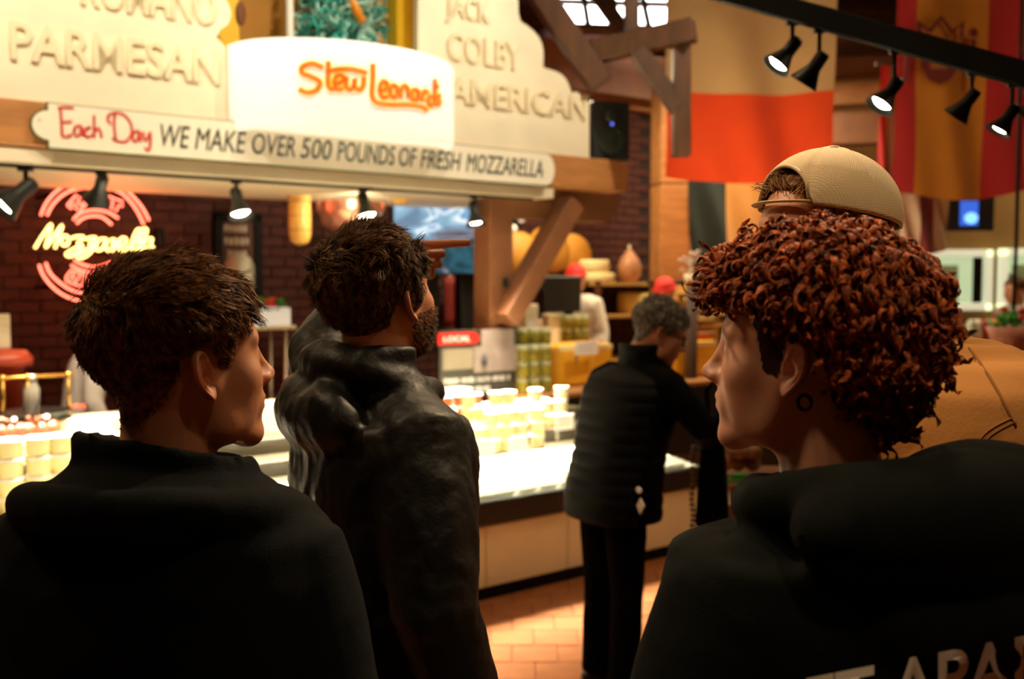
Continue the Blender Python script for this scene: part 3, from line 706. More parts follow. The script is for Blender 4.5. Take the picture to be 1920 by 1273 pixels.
# containers in tiers
CL = mat('clear_tub', '#F4E3B8', .25, vary=.12, vscale=25); LID = mat('tub_lid', '#FCF8EC', .35)
SALM = mat('tub_salsa', '#C4683A', .4, vary=.3, vscale=30); CREAMY = mat('tub_creamy', '#F2DDA6', .35, vary=.25, vscale=30)
def tub(label, r, h, m_, group):
    t = thing('deli_tub', label, 'tub', (0, 0, 0), 0, group)
    MB().lathe([(0.0, 0), (r*.86, 0), (r*.88, .004), (r*.97, h*.82), (r*.97, h*.84), (0.0, h*.84)], seg=16, caps=False).build('tub_body', m_, t)
    MB().lathe([(r*1.0, h*.83), (r*1.03, h*.86), (r*1.03, h*.97), (r*.98, h*1.0), (0.0, h*.99)], seg=16, caps=False).build('lid', LID, t)
    return t
TA = tub('creamy deli tub with white lid stacked on the tiers of the case', .047, .085, CREAMY, 'creamy tubs on the case tiers')
TB = tub('reddish-brown filled deli tub with white lid on the upper tier', .05, .07, SALM, 'reddish tubs on the upper tier')
firstA = firstB = True
for row, (w_, z0, n_, mx) in enumerate(((.80, .586, 3, 1.15), (1.0, .676, 3, 1.55))):
    s = -.05 if row == 0 else .1
    while s < mx:
        k_ = n_ if random.random() < .75 else 2
        for k in range(k_):
            p = Wd(s+random.uniform(-.004, .004), w_+random.uniform(-.004, .004), z0+k*.0852)
            if firstA: TA.location = p; firstA = False
            else: dup(TA, p, random.uniform(0, 6), 'creamy white-lidded tub, '+('bottom', 'second', 'top')[k]+' of its stack, '+('front', 'middle')[row]+' tier')
        s += .108+(.03 if random.random() < .2 else 0)
s = -.0
while s < 1.5:
    for k in range(2 if s < .9 else 1):
        p = Wd(s, 1.2+random.uniform(-.01, .01), .766+k*.0702)
        if firstB: TB.location = p; firstB = False
        else: dup(TB, p, random.uniform(0, 6))
    s += .112
# price cards
for (x0, y0, x1, y1, w_, lab) in ((891, 826, 928, 851, .66, 'white price card at the left below the creamy tubs'), (954, 821, 990, 846, .68, 'white price card in front of the creamy tubs, middle one'),
                              (1041, 779, 1076, 804, .8, 'white price card standing right of the tubs beside the older man'), (1078, 642, 1122, 664, 1.5, 'white price card leaning on the yellow cheese block')):
    s0, z1 = K(x0, y0, w_); s1, z0 = K(x1, y1, w_)
    t = thing('price_card', lab, 'card', Wd(s0, w_, z0), RU)
    MB().box(0, s1-s0, 0, .004, 0, z1-z0, bev=.001).build('card', PAPER, t)
    ln = MB()
    for k in range(2): ln.box((s1-s0)*.15, (s1-s0)*.8, -.001, 0, (z1-z0)*(.35+.3*k), (z1-z0)*(.35+.3*k)+.006)
    ln.build('printed_line', mat('card_print', '#B9B2A4', .7), t)
    MB().box(.02, .03, .004, .02, -.06, .03).build('card_clip', STEEL, t)
# left tubs and brown balls
TC = tub('square-packed tub of pale yellow cheese in the stack at the left edge', .058, .085, CHEESEP, 'pale yellow tubs at the left edge')
fst = True
for c, (px_, py_, n_) in enumerate(((18, 835, 4), (72, 832, 4), (115, 832, 4), (-30, 838, 4))):
    s, z = K(px_, py_, .8)
    for k in range(n_):
        p = Wd(s, .8, .586+k*.086)
        lb_ = ('bottom', 'second from the bottom', 'third from the bottom', 'topmost')[k]+' pale yellow tub of the '+('leftmost whole stack', 'second whole stack from the left', 'stack beside the navy jacket', 'stack cut by the left edge')[c]
        if fst: TC.location = p; fst = False; TC['label'] = lb_
        else: dup(TC, p, random.uniform(0, 6), lb_)
rz_ = MB().box(-.62, .42, -.09, .09, 0, .095, bev=.004).build('display_riser', CASEW); rz_.location = Wd(K(50, 812, 1.2)[0], 1.2, .7655); rz_.rotation_euler = (0, 0, RU); tag(rz_, 'low cream riser carrying the brown smoked cheese balls at the left', 'riser')
BRB = mat('smoked_brown', '#7A3A22', .45, vary=.3, vscale=20)
o0 = None
for i, (x, y) in enumerate(((8, 812), (26, 818), (42, 812), (58, 806), (72, 812), (84, 803), (103, 803))):
    s, z = K(x, y, 1.12)
    t = MB(); t.ell((0, 0, 0), (.05, .045, .045), 14); t.tube([(0, 0, .04), (.004, 0, .06), (0, .004, .07)], [.018, .010, .014], 8)
    o = t.build('smoked_cheese_ball', BRB); o.location = Wd(s, 1.2, .905); o.rotation_euler = (random.uniform(-.4, .4), random.uniform(-.4, .4), random.uniform(0, 6))
    tag(o, 'brown knotted smoked cheese ball in the row below the left ledge', 'cheese', 'smoked cheese balls at the left')

# things behind the ledge at the left: brass rail, red stool, glassware
s0, z0 = K(-40, 690, 1.75); s1, _ = K(140, 655, 1.75)
gr = thing('brass_rail', 'thin brass rail on short posts on the left back ledge', 'rail', Wd(0, 0, 0), RU)
z0 = K(50, 662+40, 1.4)[1]
za = K(60, 706, 1.4)[1]
sA, sB = K(-40, 706, 1.4)[0], K(140, 706, 1.4)[0]
MB().tube([(sA, 1.4, za), (sB, 1.4, za)], .008, 8).build('rail_bar', BRASS, gr)
for x in (5, 52, 128):
    s_ = K(x, 706, 1.4)[0]; MB().tube([(s_, 1.4, .93), (s_, 1.4, za)], .008, 8).build('rail_post', BRASS, gr)
    MB().ell((s_, 1.4, za), (.017, .017, .017), 10).build('rail_knob', BRASS, gr)
s_, z_ = K(12, 672, 1.9)
rs = thing('red_canister', 'orange-red lidded canister at the far left behind the rail', 'canister', Wd(s_, 1.95, 0), RU)
MB().lathe([(0.0, 0), (.11, 0), (.12, .85), (.0, .85)], seg=16, caps=False).build('pedestal', BLACKP, rs)
MB().lathe([(0.0, .85), (.10, .85), (.10, z_-.05), (.14, z_-.045), (.145, z_), (.11, z_+.04), (0.0, z_+.05)], seg=20, caps=False).build('canister_body', mat('canister_red', '#B5452A', .4), rs)
MB().box(-.09, .03, -.02, .0, z_+.05, z_+.24, bev=.004).build('paper_tag', mat('tag_beige', '#CFC0A4', .6), rs)
def glass_jar(px_, py_, w_, r, h, m_, lab, zb=None):
    s_, z_ = K(px_, py_, w_); t = thing('glass_jar', lab, 'jar', Wd(s_, w_, zb if zb is not None else z_), RU)
    MB().lathe([(0.0, 0), (r, 0), (r, h*.7), (r*.7, h*.85), (r*.7, h), (0.0, h)], seg=14, caps=False).build('jar_body', m_, t)
    MB().lathe([(r*.76, h*.9), (r*.76, h*1.03), (0.0, h*1.03)], seg=12, caps=False).build('lid', STEEL, t)
GL = mat('dim_glass', '#B8AFA0', .1, trans=.6)
glass_jar(58, 700, 1.42, .04, .22, GL, 'clear glass jar behind the brass rail at the left', .93)
tr_ = thing('roasting_tray', 'dark tray with reddish handles lying on the left back ledge', 'tray', Wd(K(70, 725, 1.38)[0], 1.42, .93), RU)
MB().lathe([(0.0, 0), (.13, 0), (.17, .04), (.175, .045), (.16, .04), (.12, .01), (0.0, .01)], seg=24, caps=False).build('tray_bowl', BLACKP, tr_)
MB().tube([(.15, 0, .04), (.2, .02, .05), (.24, 0, .045)], .012, 8).build('handle', mat('canister_red', '#B5452A'), tr_)

# ------------------------------------------------------------------ local produce board
w_ = 1.42; s0, z1 = K(822, 618, w_); s1, z0 = K(970, 738, w_)
lc = thing('notice_board', 'dark notice board with red LOCAL tab and pale photo cards behind the tubs', 'board', Wd(s0, w_, z0), RU)
Wl, Hl = s1-s0, z1-z0
MB().box(.01, Wl, 0, .02, 0, Hl*.98, bev=.003).build('backing_board', mat('board_dark', '#2C2A20', .6), lc)
k = MB(); k.prism([(-.01, Hl*.78), (Wl*.42, Hl*.78), (Wl*.47, Hl*.80), (Wl*.49, Hl*.86), (Wl*.47, Hl*.92), (Wl*.42, Hl*.95), (-.01, Hl*.95)], -.012, .0); k.build('red_tab', RED, lc)
text('tab_lettering', 'LOCAL', PAPER, lc, .03, -.0135, Hl*.82, Wl*.33, Hl*.085, extrude=.001, offset=.015)
GRYP = mat('photo_grey', '#857B66', .5, vary=.15, vscale=8); PNKP = mat('photo_pink', '#9C8C84', .5, vary=.25, vscale=6)
MB().box(.03, Wl*.42, -.006, 0, Hl*.42, Hl*.72).build('photo_card', GRYP, lc)
MB().box(Wl*.53, Wl*.95, -.006, 0, Hl*.7, Hl*.98).build('photo_card', PNKP, lc)
MB().box(Wl*.43, Wl*.98, -.010, -.004, Hl*.36, Hl*.74).build('photo_card', PNKP, lc)
MB().lathe([(0.0, 0), (.02, 0), (.024, .05), (.01, .08), (0.0, .085)], (Wl*.55, -.014, Hl*.46), 10).build('photo_cow', mat('cow_dark', '#3A3238', .6), lc)
for i in range(2): scribble('board_lettering', PAPER, lc, .04, -.001, Hl*(.22-.14*i), Wl*(.85-.25*i), Hl*.085)

# ------------------------------------------------------------------ side cheese counter with wooden top
s0 = K(985, 745, 1.15)[0]; zt = K(1060, 742, 1.15)[1]
cc = thing('wood_top_counter', 'black counter with honey wood top carrying yellow cheese behind the older man', 'counter', Wd(s0, 0, 0), RU)
MB().box(.08, 4.2, 1.32, 2.0, 0, zt-.04).build('counter_body', BLACKP, cc)
for k in range(6): MB().box(0+k*.71, .705+k*.71, 1.31, 2.02, zt-.04, zt, bev=.008).build('wood_plank', WOOD, cc)
MB().tube([(.3, 1.3, zt-.1), (.3, 1.34, zt-.1)], .03, 12).build('round_badge', STEEL, cc)
def cheese_block(px0, px1, pyT, w0, d, lab, zb=None):
    a, b_ = K(px0, pyT, w0), K(px1, pyT, w0); zb = zt if zb is None else zb
    t = thing('cheese_block', lab, 'cheese', Wd(a[0], w0, zb), RU)
    h = K((px0+px1)/2, pyT, w0)[1]-zb
    MB().box(0, b_[0]-a[0], 0, d, 0, h, bev=.02).build('cheese', CHEESE, t)
    MB().box(.01, b_[0]-a[0]-.01, -.002, .004, h*.86, h*.98).build('rind_edge', CHEESEP, t)
cheese_block(1046, 1150, 646, 1.6, .35, 'large yellow cheese block left of the older man\'s shoulder')
cheese_block(1268, 1345, 640, 1.55, .35, 'tall yellow cheese block between the older man\'s glasses and the curly-haired person')
# green olive jars
JAR = mat('olive_jar', '#8C7F2A', .25, vary=.35, vscale=18); JL = mat('jar_lid_pale', '#C9CFA8', .4)
def jar(label, r, h, m_, group):
    t = thing('olive_jar', label, 'jar', (0, 0, 0), 0, group)
    MB().lathe([(0.0, 0), (r*.95, 0), (r, .01), (r, h*.72), (r*.8, h*.8), (0.0, h*.8)], seg=14, caps=False).build('jar_body', m_, t)
    MB().lathe([(r*.84, h*.79), (r*.86, h), (r*.8, h*1.02), (0.0, h*1.02)], seg=14, caps=False).build('lid', JL, t); return t
J = jar('olive-green jar with pale lid in the stack right of the notice board', .05, .11, JAR, 'olive jars stacked beside the notice board')
fst = True
for row, (w_, x0, x1, n_) in enumerate(((1.42, 978, 1040, 3), (1.53, 978, 1040, 4))):
    a = K(x0, 700, w_)[0]; b_ = K(x1, 700, w_)[0]; s = a
    while s < b_:
        for k in range(n_):
            p = Wd(s, w_, zt+.001+k*.113)
            lb_ = 'olive-green jar, '+('bottom', 'second', 'third', 'top')[k]+' layer of the '+('front', 'rear')[row]+' row by the notice board'
            if fst: J.location = p; fst = False; J['label'] = lb_
            else: dup(J, p, random.uniform(0, 6), lb_)
        s += .104
J2 = jar('olive-green jar with pale lid in the upper row over the yellow cheese', .045, .10, JAR, 'olive jars in the upper row')
w_ = 2.05; a, zz = K(1010, 642, w_); b_ = K(1098, 642, w_)[0]
us = MB().box(-.05, b_-a+.1, -.1, .2, -.03, 0, bev=.004); us.box(0, .03, -.05, .15, -(zz-zt), -.03); us.box(b_-a, b_-a+.03, -.05, .15, -(zz-zt), -.03)
us = us.build('jar_shelf', WOOD); us.location = Wd(a, w_, zz); us.rotation_euler = (0, 0, RU); tag(us, 'raised wooden shelf holding the upper row of olive jars', 'shelf')
fst = True; s = a
while s < b_+.04:
    for k in range(2 if s > a+.2 else 1):
        p = Wd(s, w_, zz+.001+k*.103)
        if fst: J2.location = p; fst = False
        else: dup(J2, p, random.uniform(0, 6))
    s += .095
# register screen
w_ = 2.15; s0, z1 = K(1019, 517, w_); s1, z0 = K(1088, 584, w_)
rg = thing('register_screen', 'back of a dark register screen on a stand before the shelves', 'screen', Wd(s0, w_, zt), RU)
MB().box(0, s1-s0, -.02, .04, z0-zt, z1-zt, bev=.012).build('screen_shell', mat('screen_dark', '#17180F', .5), rg)
MB().box((s1-s0)*.6, (s1-s0)*.82, .0, .03, 0, z0-zt+.1, bev=.004).build('stand_arm', BLACKP, rg)
MB().box((s1-s0)*.4, (s1-s0)*1.0, -.08, .1, 0, .015, bev=.004).build('stand_base', BLACKP, rg)
MB().box(-.07, .0, -.01, .03, z0-zt+.18, z0-zt+.28, bev=.004).build('card_reader', BLACKP, rg)
# wooden rack with big cheeses on the back wall
w_ = 2.75
a0, zA = K(1118, 530, w_); b0, _ = K(1245, 530, w_); _, zB = K(1160, 590, w_)
rk = thing('cheese_rack', 'wooden rack with two light shelves against the dark wall', 'rack', Wd(a0, w_, 0), RU)
Wr = b0-a0+1.0
LW = mat('light_pine', '#D9AE62', .5, vary=.15, vscale=4)
for z in (zA, zB, .9): MB().box(0, Wr, 0, .42, z-.03, z, bev=.004).build('shelf', LW, rk)
for x in (0, Wr-.04): MB().box(x, x+.045, -.02, .03, 0, zA+.02, bev=.004).build('upright', WOODR, rk)
for x in (0, Wr-.04): MB().box(x, x+.045, .39, .43, 0, zA+.02, bev=.004).build('upright', WOODR, rk)
def wheel(s_, w__, z, r, h, m_, lab, lie=True, g=None):
    t = MB().lathe([(0.0, 0), (r*.94, 0), (r, h*.2), (r*1.01, h*.5), (r, h*.8), (r*.94, h), (0.0, h)], seg=28, caps=False)
    o = t.build('round_cheese', m_); o.location = Wd(s_, w__, z); o.rotation_euler = (0, 0, RU) if lie else (PI/2-.15, 0, RU)
    tag(o, lab, 'cheese', g); return o
x, _ = K(1110, 470, w_+.2)
wheel(a0-.05+.2, w_+.2, zA, .2, .09, CHEESEP, 'pale cheese wheel lowest of the two stacked on the rack top')
wheel(a0-.05+.17, w_+.2, zA+.091, .17, .12, CHEESEP, 'pale cheese wheel upper of the two stacked on the rack top')
wheel(K(1190, 570, w_+.2)[0], w_+.2, zB, .17, .2, mat('bright_cheese', '#FFE27A', .4), 'tall bright yellow cheese on the rack\'s middle shelf')
s_, z_ = K(1184, 500, w_+.15)
hm = thing('hanging_ham', 'pinkish cured ham standing upright on the rack top', 'ham', Wd(s_, w_+.18, zA), RU)
MB().lathe([(0.0, 0), (.06, .005), (.115, .08), (.12, .15), (.09, .23), (.05, .28), (.03, .31), (0.0, .315)], seg=20, caps=False).build('ham_meat', mat('ham_pink', '#C98A5E', .4, vary=.25, vscale=8), hm)
MB().tube([(0, 0, .3), (.0, 0, .36)], .012, 8).build('ham_bone', CREAM, hm)
# yellow hanging awning arch of cheeses behind brace
s0, z1 = K(955, 450, 3.0); s1, z0 = K(1095, 512, 3.0)
for i, (px_, py_, r) in enumerate(((985, 478, .2), (1040, 470, .22), (1085, 480, .2))):
    s_, z_ = K(px_, py_, 2.9); o = MB().lathe([(0.0, 0), (r*.94, 0), (r, .03), (r, .09), (r*.94, .12), (0.0, .12)], seg=26, caps=False).build('round_cheese', OCHRE)
    o.location = Wd(s_, 3.05, z_); o.rotation_euler = (PI/2-.1, 0, RU); tag(o, 'ochre cheese wheel leaning on the dark wall shelf behind the slanting brace', 'cheese', 'ochre wheels behind the brace')
s_, z_ = K(1040, 512, 2.9)
sh = MB().box(-.75, .75, 0, .3, -.03, 0, bev=.004).build('wall_shelf', WOODD); sh.location = Wd(s_, 2.89, z_-.02); sh.rotation_euler = (0, 0, RU); tag(sh, 'dark wall shelf behind the slanting brace carrying ochre cheese wheels', 'shelf')
# light cluster behind brace (three little lamps)
s_, z_ = K(997, 415, 2.8)
cl = thing('wall_lamp', 'small wall lamp with three pale round bulbs in front of the dark wall', 'lamp', Wd(s_, 3.0, z_), RU)
MB().lathe([(0.0, 0), (.13, 0), (.13, .03), (.0, .03)], seg=20, M=Matrix.Translation((0, .15, 0)) @ Matrix.Rotation(PI/2, 4, 'X'), caps=False).build('lamp_plate', BLACK, cl)
DG = mat('dim_globe', '#E6E0C8', .3, emit=(1, .9, .7), estr=.5)
for x, z in ((-.07, .05), (0, -.05), (.09, .04)): MB().ell((x, .06, z), (.035, .035, .035), 12).build('bulb', DG, cl)
# baskets and goods left of / below jars
w_ = 1.75
for i, (px_, py_, wd_, col, lab) in enumerate(((990, 570, .12, '#E9D8B0', 'paper cone of bread left of the register screen'), (1010, 600, .16, '#D9B9A8', 'pinkish card box below the register screen'), (1065, 590, .12, '#C9B98E', 'beige paper bag right of the register stand'),
                                 (1000, 628, .14, '#D7D0B0', 'white labelled box left of the upper olive jars'), (985, 640, .08, '#B9402A', 'small red packet beside the upper olive jars'))):
    s_, z_ = K(px_, py_, w_)
    t = thing('goods_box', lab, 'box', Wd(s_, w_+.1*(i % 3), zt), RU+random.uniform(-.2, .2))
    m_ = mat('goods_'+str(i), col, .6, vary=.1); hh_ = max(.1, z_-zt)
    MB().box(-wd_/2, wd_/2, -.05, .05, 0, hh_, bev=.006).build('carton', m_, t)
    MB().box(-wd_/3, wd_/3, -.052, -.05, hh_*.3, hh_*.8).build('label_patch', PAPER, t)
# jars/baskets right (between older man and the curly head)
for i, (px_, py_, r, h, c1, lab) in enumerate(((1308, 622, .13, .06, '#B9602C', 'flat reddish basket on the tall yellow cheese block'), (1310, 560, .12, .1, '#B7A24A', 'straw basket with pale lid above the reddish basket'), (1312, 590, .13, .05, '#EFE3B4', 'white rimmed dish between the two baskets'))):
    s_, z_ = K(px_, py_, 1.75); 
    t = thing('basket', lab, 'basket', Wd(s_, 1.75, z_-h), RU)
    m_ = mat('basket_'+str(i), c1, .6, vary=.3, vscale=30)
    MB().lathe([(0.0, 0), (r*.9, 0), (r, h*.8), (r*1.02, h), (r*.95, h), (0.0, h*.9)], seg=20, caps=False).build('basket_body', m_, t)
    MB().lathe([(r*1.04, h*.95), (r*1.06, h*1.05), (r, h*1.06)], seg=20, caps=False).build('basket_rim', CREAM, t)
st_ = thing('tiered_stand', 'tiered wooden stand holding the small baskets behind the yellow cheese', 'stand', Wd(K(1345, 600, 1.8)[0], 1.95, zt), RU)
MB().box(-.35, .2, 0, .05, 0, .75, bev=.006).build('stand_back', LW, st_)
for z in (.42, .55, .7): MB().box(-.35, .2, -.3, 0, z-.02, z, bev=.004).build('shelf', LW, st_)
# low display on the right, greens and meats
s_, z_ = K(1370, 880, .3)
lo = thing('floor_display', 'low white-edged display of wrapped meat between the black tote bag and the curly person', 'display', P(1366, 900, 4.9)*1.0, 0)
lo.location.z = 0
zz = P(1375, 900, 4.9).z
MB().box(-.0, .45, 0, .5, 0, zz-.02, bev=.01).build('display_base', WOODR, lo)
MB().beam((.0, -.02, zz-.12), (-.08, .0, zz+.18), .025, .03).build('white_edge', WHITE, lo)
MEAT = mat('wrapped_meat', '#8A6244', .35, vary=.4, vscale=14, bump=.3, bscale=30)
for i in range(6):
    o = MB().ell((0, 0, 0), (.06, .05, .04), 12).build('wrapped_meat_pack', MEAT); o.location = P(1362+24*(i % 3), 846+20*(i//3), 5.05+.02*i); o.rotation_euler = (.3*i, .2, i)
    tag(o, 'brownish wrapped meat pack heaped in the white-edged display', 'meat', 'wrapped meat packs')
for i in range(3):
    o = MB().tube([(-.06, 0, 0), (0, .0, .006), (.06, 0, 0)], [.008, .012, .008], 8).build('green_onion_bundle', GREEN); o.location = P(1385, 893+9*i, 4.95)
    tag(o, 'green vegetable bundle lying below the wrapped meat', 'vegetable', 'green bundles below the meat')

# ------------------------------------------------------------------ flags
def flag(name, label, px0, px1, pyT, pyB, d, bands, vertical=True, sag=.05, rz=0, edge=None, waves=3, seed=1):
    c = P((px0+px1)/2, 530, d); w_ = (px1-px0)/F*d; zT = P(960, pyT, d).z; zB = P(960, pyB, d).z; h = zT-zB
    t = thing(name, label, 'flag', (c.x, c.y, zB), rz)
    nx, nz = 36, 24
    for (a, b_, m_, nm) in bands:
        mb = MB(); k = 0
        for side in (0, 1):
            vs = []; 
            for i in range(nx+1):
                for j in range(nz+1):
                    fx = i/nx; fz = j/nz
                    if vertical: u_ = a+(b_-a)*fx; v_ = fz
                    else: u_ = fx; v_ = a+(b_-a)*fz
                    y = .05*math.sin(u_*PI*waves*2+seed+v_*1.5)*(1-.4*v_)+.03*math.sin(u_*17+v_*5+seed)*(1-v_)
                    zz = v_*h+sag*math.sin(PI*u_)*-(1-v_)*1.0
                    vs.append(((u_-.5)*w_*(1-.03*(1-v_)*math.sin(v_*6)), y+side*.003, zz))
            fs = [(i*(nz+1)+j, (i+1)*(nz+1)+j, (i+1)*(nz+1)+j+1, i*(nz+1)+j+1) for i in range(nx) for j in range(nz)]
            mb.add(vs, fs if side == 0 else [f[::-1] for f in fs], True)
        mb.build(nm, m_, t)
    MB().tube([(-w_/2-.05, .0, h), (w_/2+.05, .0, h)], .015, 8).build('flag_rod', WOODD, t)
    MB().tube([(0, 0, h), (0, 0, 5.1-zB)], .004, 5).build('hanging_wire', BLACK, t)
    return t, w_, h
def cloth(n, c): return mat(n, c, .85, vary=.06, vscale=3, sheen=.2)
IV, ORG = cloth('ivory_cloth', '#D6B98A'), cloth('orange_cloth', '#F0501A')
flag('hanging_flag', 'large flag, ivory above bright orange, behind the truss post', 1247, 1557, -60, 330, 7.8, [(0, .415, ORG, 'orange_band'), (.415, 1, IV, 'ivory_band')], vertical=False, sag=.06, waves=1.5, seed=.4)
RC, YC = cloth('crimson_cloth', '#B01E22'), cloth('gold_cloth', '#C98222')
t, fw, fh = flag('hanging_flag', 'large flag with red, gold and red upright stripes and a dim crest', 1672, 1915, -60, 356, 7.6, [(0, .14, RC, 'red_stripe'), (.14, .70, YC, 'gold_stripe'), (.70, 1, RC, 'red_stripe')], sag=.08, waves=1.3, seed=2)
# crest: crown, shield and pillars
CRM = mat('crest_maroon', '#6B1E1E', .8); CRG = mat('crest_gold', '#A8702A', .8)
def cre(px_, py_): q_ = P(px_, py_, 7.5); return (q_.x-t.location.x, -.075, q_.z-t.location.z)
cr = MB()
x, y, z = cre(1765, 112); cr.prism([(x-.14, z+.12), (x+.14, z+.12), (x+.14, z-.05), (x+.08, z-.14), (x, z-.17), (x-.08, z-.14), (x-.14, z-.05)], y-.004, y)
cr.tube([(x-.15, y, z+.17), (x-.16, y, z+.27), (x-.08, y, z+.21), (x, y, z+.31), (x+.08, y, z+.21), (x+.16, y, z+.27), (x+.15, y, z+.17)], .018, 6)
for dx in (-.24, .24): cr.tube([(x+dx, y, z-.15), (x+dx, y, z+.15)], .02, 8); cr.ell((x+dx, y, z+.2), (.035, .01, .035), 8)
cr.build('crest', CRM, t)
MB().prism([(x-.07, z+.04), (x+.05, z+.04), (x+.05, z-.06), (x-.07, z-.06)], y-.008, y-.004).build('crest_field', CRG, t)
BRC = cloth('brown_cloth', '#7A4B2C')
flag('hanging_flag', 'narrow brown hanging banner with red borders just left of the red and gold flag', 1645, 1700, 120, 336, 8.4, [(0, .25, RC, 'red_border'), (.25, .8, BRC, 'brown_field'), (.8, 1, RC, 'red_border')], waves=.5, seed=1)
GC, GL_ = cloth('deep_green_cloth', '#05180C'), cloth('green_cloth', '#1E6A2A')
flag('hanging_flag', 'dark green hanging banner between tan bands behind the orange flag', 1288, 1450, 300, 470, 9.2, [(0, .44, GC, 'green_band'), (.44, 1, cloth('tan_cloth', '#C48A42'), 'tan_band')], waves=.8, seed=3)
flag('hanging_flag', 'white flag with a maroon stripe below the red and gold flag', 1686, 1778, 350, 466, 8.8, [(0, .36, cloth('white_cloth', '#C8B49A'), 'white_band'), (.36, .66, cloth('maroon_cloth', '#6E1A20'), 'maroon_band'), (.66, 1, cloth('white_cloth', '#C8B49A'), 'white_band')], waves=.8, seed=2)
# timber pillar right of the dark wall
q_ = P(1257, 530, 9.3)
pl_ = thing('timber_pillar', 'tan timber pillar with joints left of the green banner', 'pillar', (q_.x, q_.y, 0), .2)
for a, b_ in ((0, 1.35), (1.36, 1.62), (1.63, 2.5), (2.51, 3.4)): MB().box(-.15, .15, -.15, .15, a, b_, bev=.01).build('pillar_block', WOOD, pl_)
MB().box(-.17, .17, -.17, .17, 1.6, 1.64, bev=.006).build('pillar_band', WOODD, pl_)
fw_ = thing('flower_bunch', 'pale flowers in a pot beside the tan pillar', 'flowers', P(1298, 500, 8.2), 0); fw_.location.z = 0; zf = P(1298, 490, 8.2).z
MB().tube([(0, 0, 0), (0, 0, zf-.2)], .05, 8).build('pot_stand', WOODD, fw_)
MB().lathe([(0.0, zf-.2), (.05, zf-.2), (.07, zf-.1), (0.0, zf-.1)], seg=12, caps=False).build('pot', CREAM, fw_)
fm = MB()
for i in range(30):
    a = random.uniform(0, 6.28); r = random.uniform(0, .1); fm.ell((r*math.cos(a), r*math.sin(a), zf+random.uniform(-.08, .08)), (.022, .022, .016), 6)
fm.build('blossom', mat('blossom', '#D9C4B8', .7), fw_)

# ------------------------------------------------------------------ kitchen windows and screen at the far right
for i, (x0, x1, y0, y1, lab) in enumerate(((1690, 1857, 468, 582, 'lit'), (1874, 1990, 466, 582, 'x'))):
    d = 12.2; a, b_ = P(x0, y0, d), P(x1, y1, d); w_, h_ = b_.x-a.x, a.z-b_.z
    wn = thing('window_%d' % (i+2), None, None, (a.x, d, b_.z), 0, kind='structure')
    f = MB(); e = .09
    for r in ((0, w_, h_-e, h_), (0, w_, 0, e), (0, e, 0, h_), (w_-e, w_, 0, h_)): f.box(r[0], r[1], -.05, .05, r[2], r[3], bev=.01)
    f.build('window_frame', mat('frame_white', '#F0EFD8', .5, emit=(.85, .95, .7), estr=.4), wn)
    MB().box(e, w_-e, .3, .32, 0, h_).build('lit_room_panel', mat('lit_room', '#AEB78E', .6, emit=(.70, .78, .50), estr=.75), wn)
    MB().box(w_*.38, w_*.72, .2, .3, h_*.1, h_*.75, bev=.01).build('cupboard', mat('cupboard_cream', '#D2CBA6', .5), wn)
    MB().box(w_*.2, w_*.36, .1, .2, 0, h_*.6, bev=.01).build('door_leaf', mat('cupboard_green', '#A9AE8A', .5), wn)
    MB().box(e, w_-e, -.004, .004, e, h_-e).build('pane', mat('clear_glass', '#EAF2EA', .05, trans=1.0), wn)
w = MB()
a = P(1660, 470, 12.3); b_ = P(1990, 582, 12.3)
w.box(a.x-1.0, 13, 12.3, 12.45, 0, b_.z+.02); w.box(a.x-1.0, 13, 12.3, 12.45, a.z, 4.2)
for x0, x1 in ((1600, 1692), (1855, 1876)): w.box(P(x0, 500, 12.3).x, P(x1, 500, 12.3).x, 12.28, 12.46, b_.z, a.z)
w = w.build('wall_kitchen', mat('kitchen_wall', '#8F6A34', .8, vary=.15, vscale=2)); tag(w, kind='structure')
mn = thing('hanging_monitor', 'dark hanging monitor with a small blue picture above the lit kitchen window', 'monitor', P(1815, 400, 10.5), -.1)
w_ = 95/F*10.5; h_ = 65/F*10.5
MB().box(-w_/2, w_/2, 0, .06, -h_/2, h_/2, bev=.01).build('casing', BLACKP, mn)
MB().box(-.08, .10, -.004, .0, -h_*.35, h_*.35).build('screen_glow', mat('blue_screen', '#1030A0', .4, emit=(.05, .16, .8), estr=.8), mn)
MB().ell((.03, -.006, -.05), (.07, .004, .06), 10).build('bright_figure', mat('cyan_screen', '#70B0FF', .4, emit=(.2, .5, 1), estr=1.5), mn)
MB().tube([(0, .03, h_/2), (0, .03, 5.1-mn.location.z)], .03, 8).build('ceiling_pole', BLACK, mn)
cb = MB().tube([(0, 0, 0), (.01, 0, 1.0), (0, 0, 5.2-.9)], .012, 6).build('hanging_cable', BLACK); cb.location = P(1896, 690, 6.5); cb.location.z = .9; tag(cb, 'thin black cable hanging down in front of the far dark-haired person', 'cable')
base = thing('produce_stand', 'wooden stand of bagged produce and flowers at the right edge', 'stand', P(1880, 640, 8.5), 0); base.location.z = 0
zb = P(1880, 625, 8.5).z
MB().box(-.75, .5, -.2, .4, 0, zb-.1, bev=.01).build('stand_body', WOODR, base)
MB().box(-.78, .53, -.22, .42, zb-.1, zb-.06, bev=.006).build('stand_top', WOOD, base)
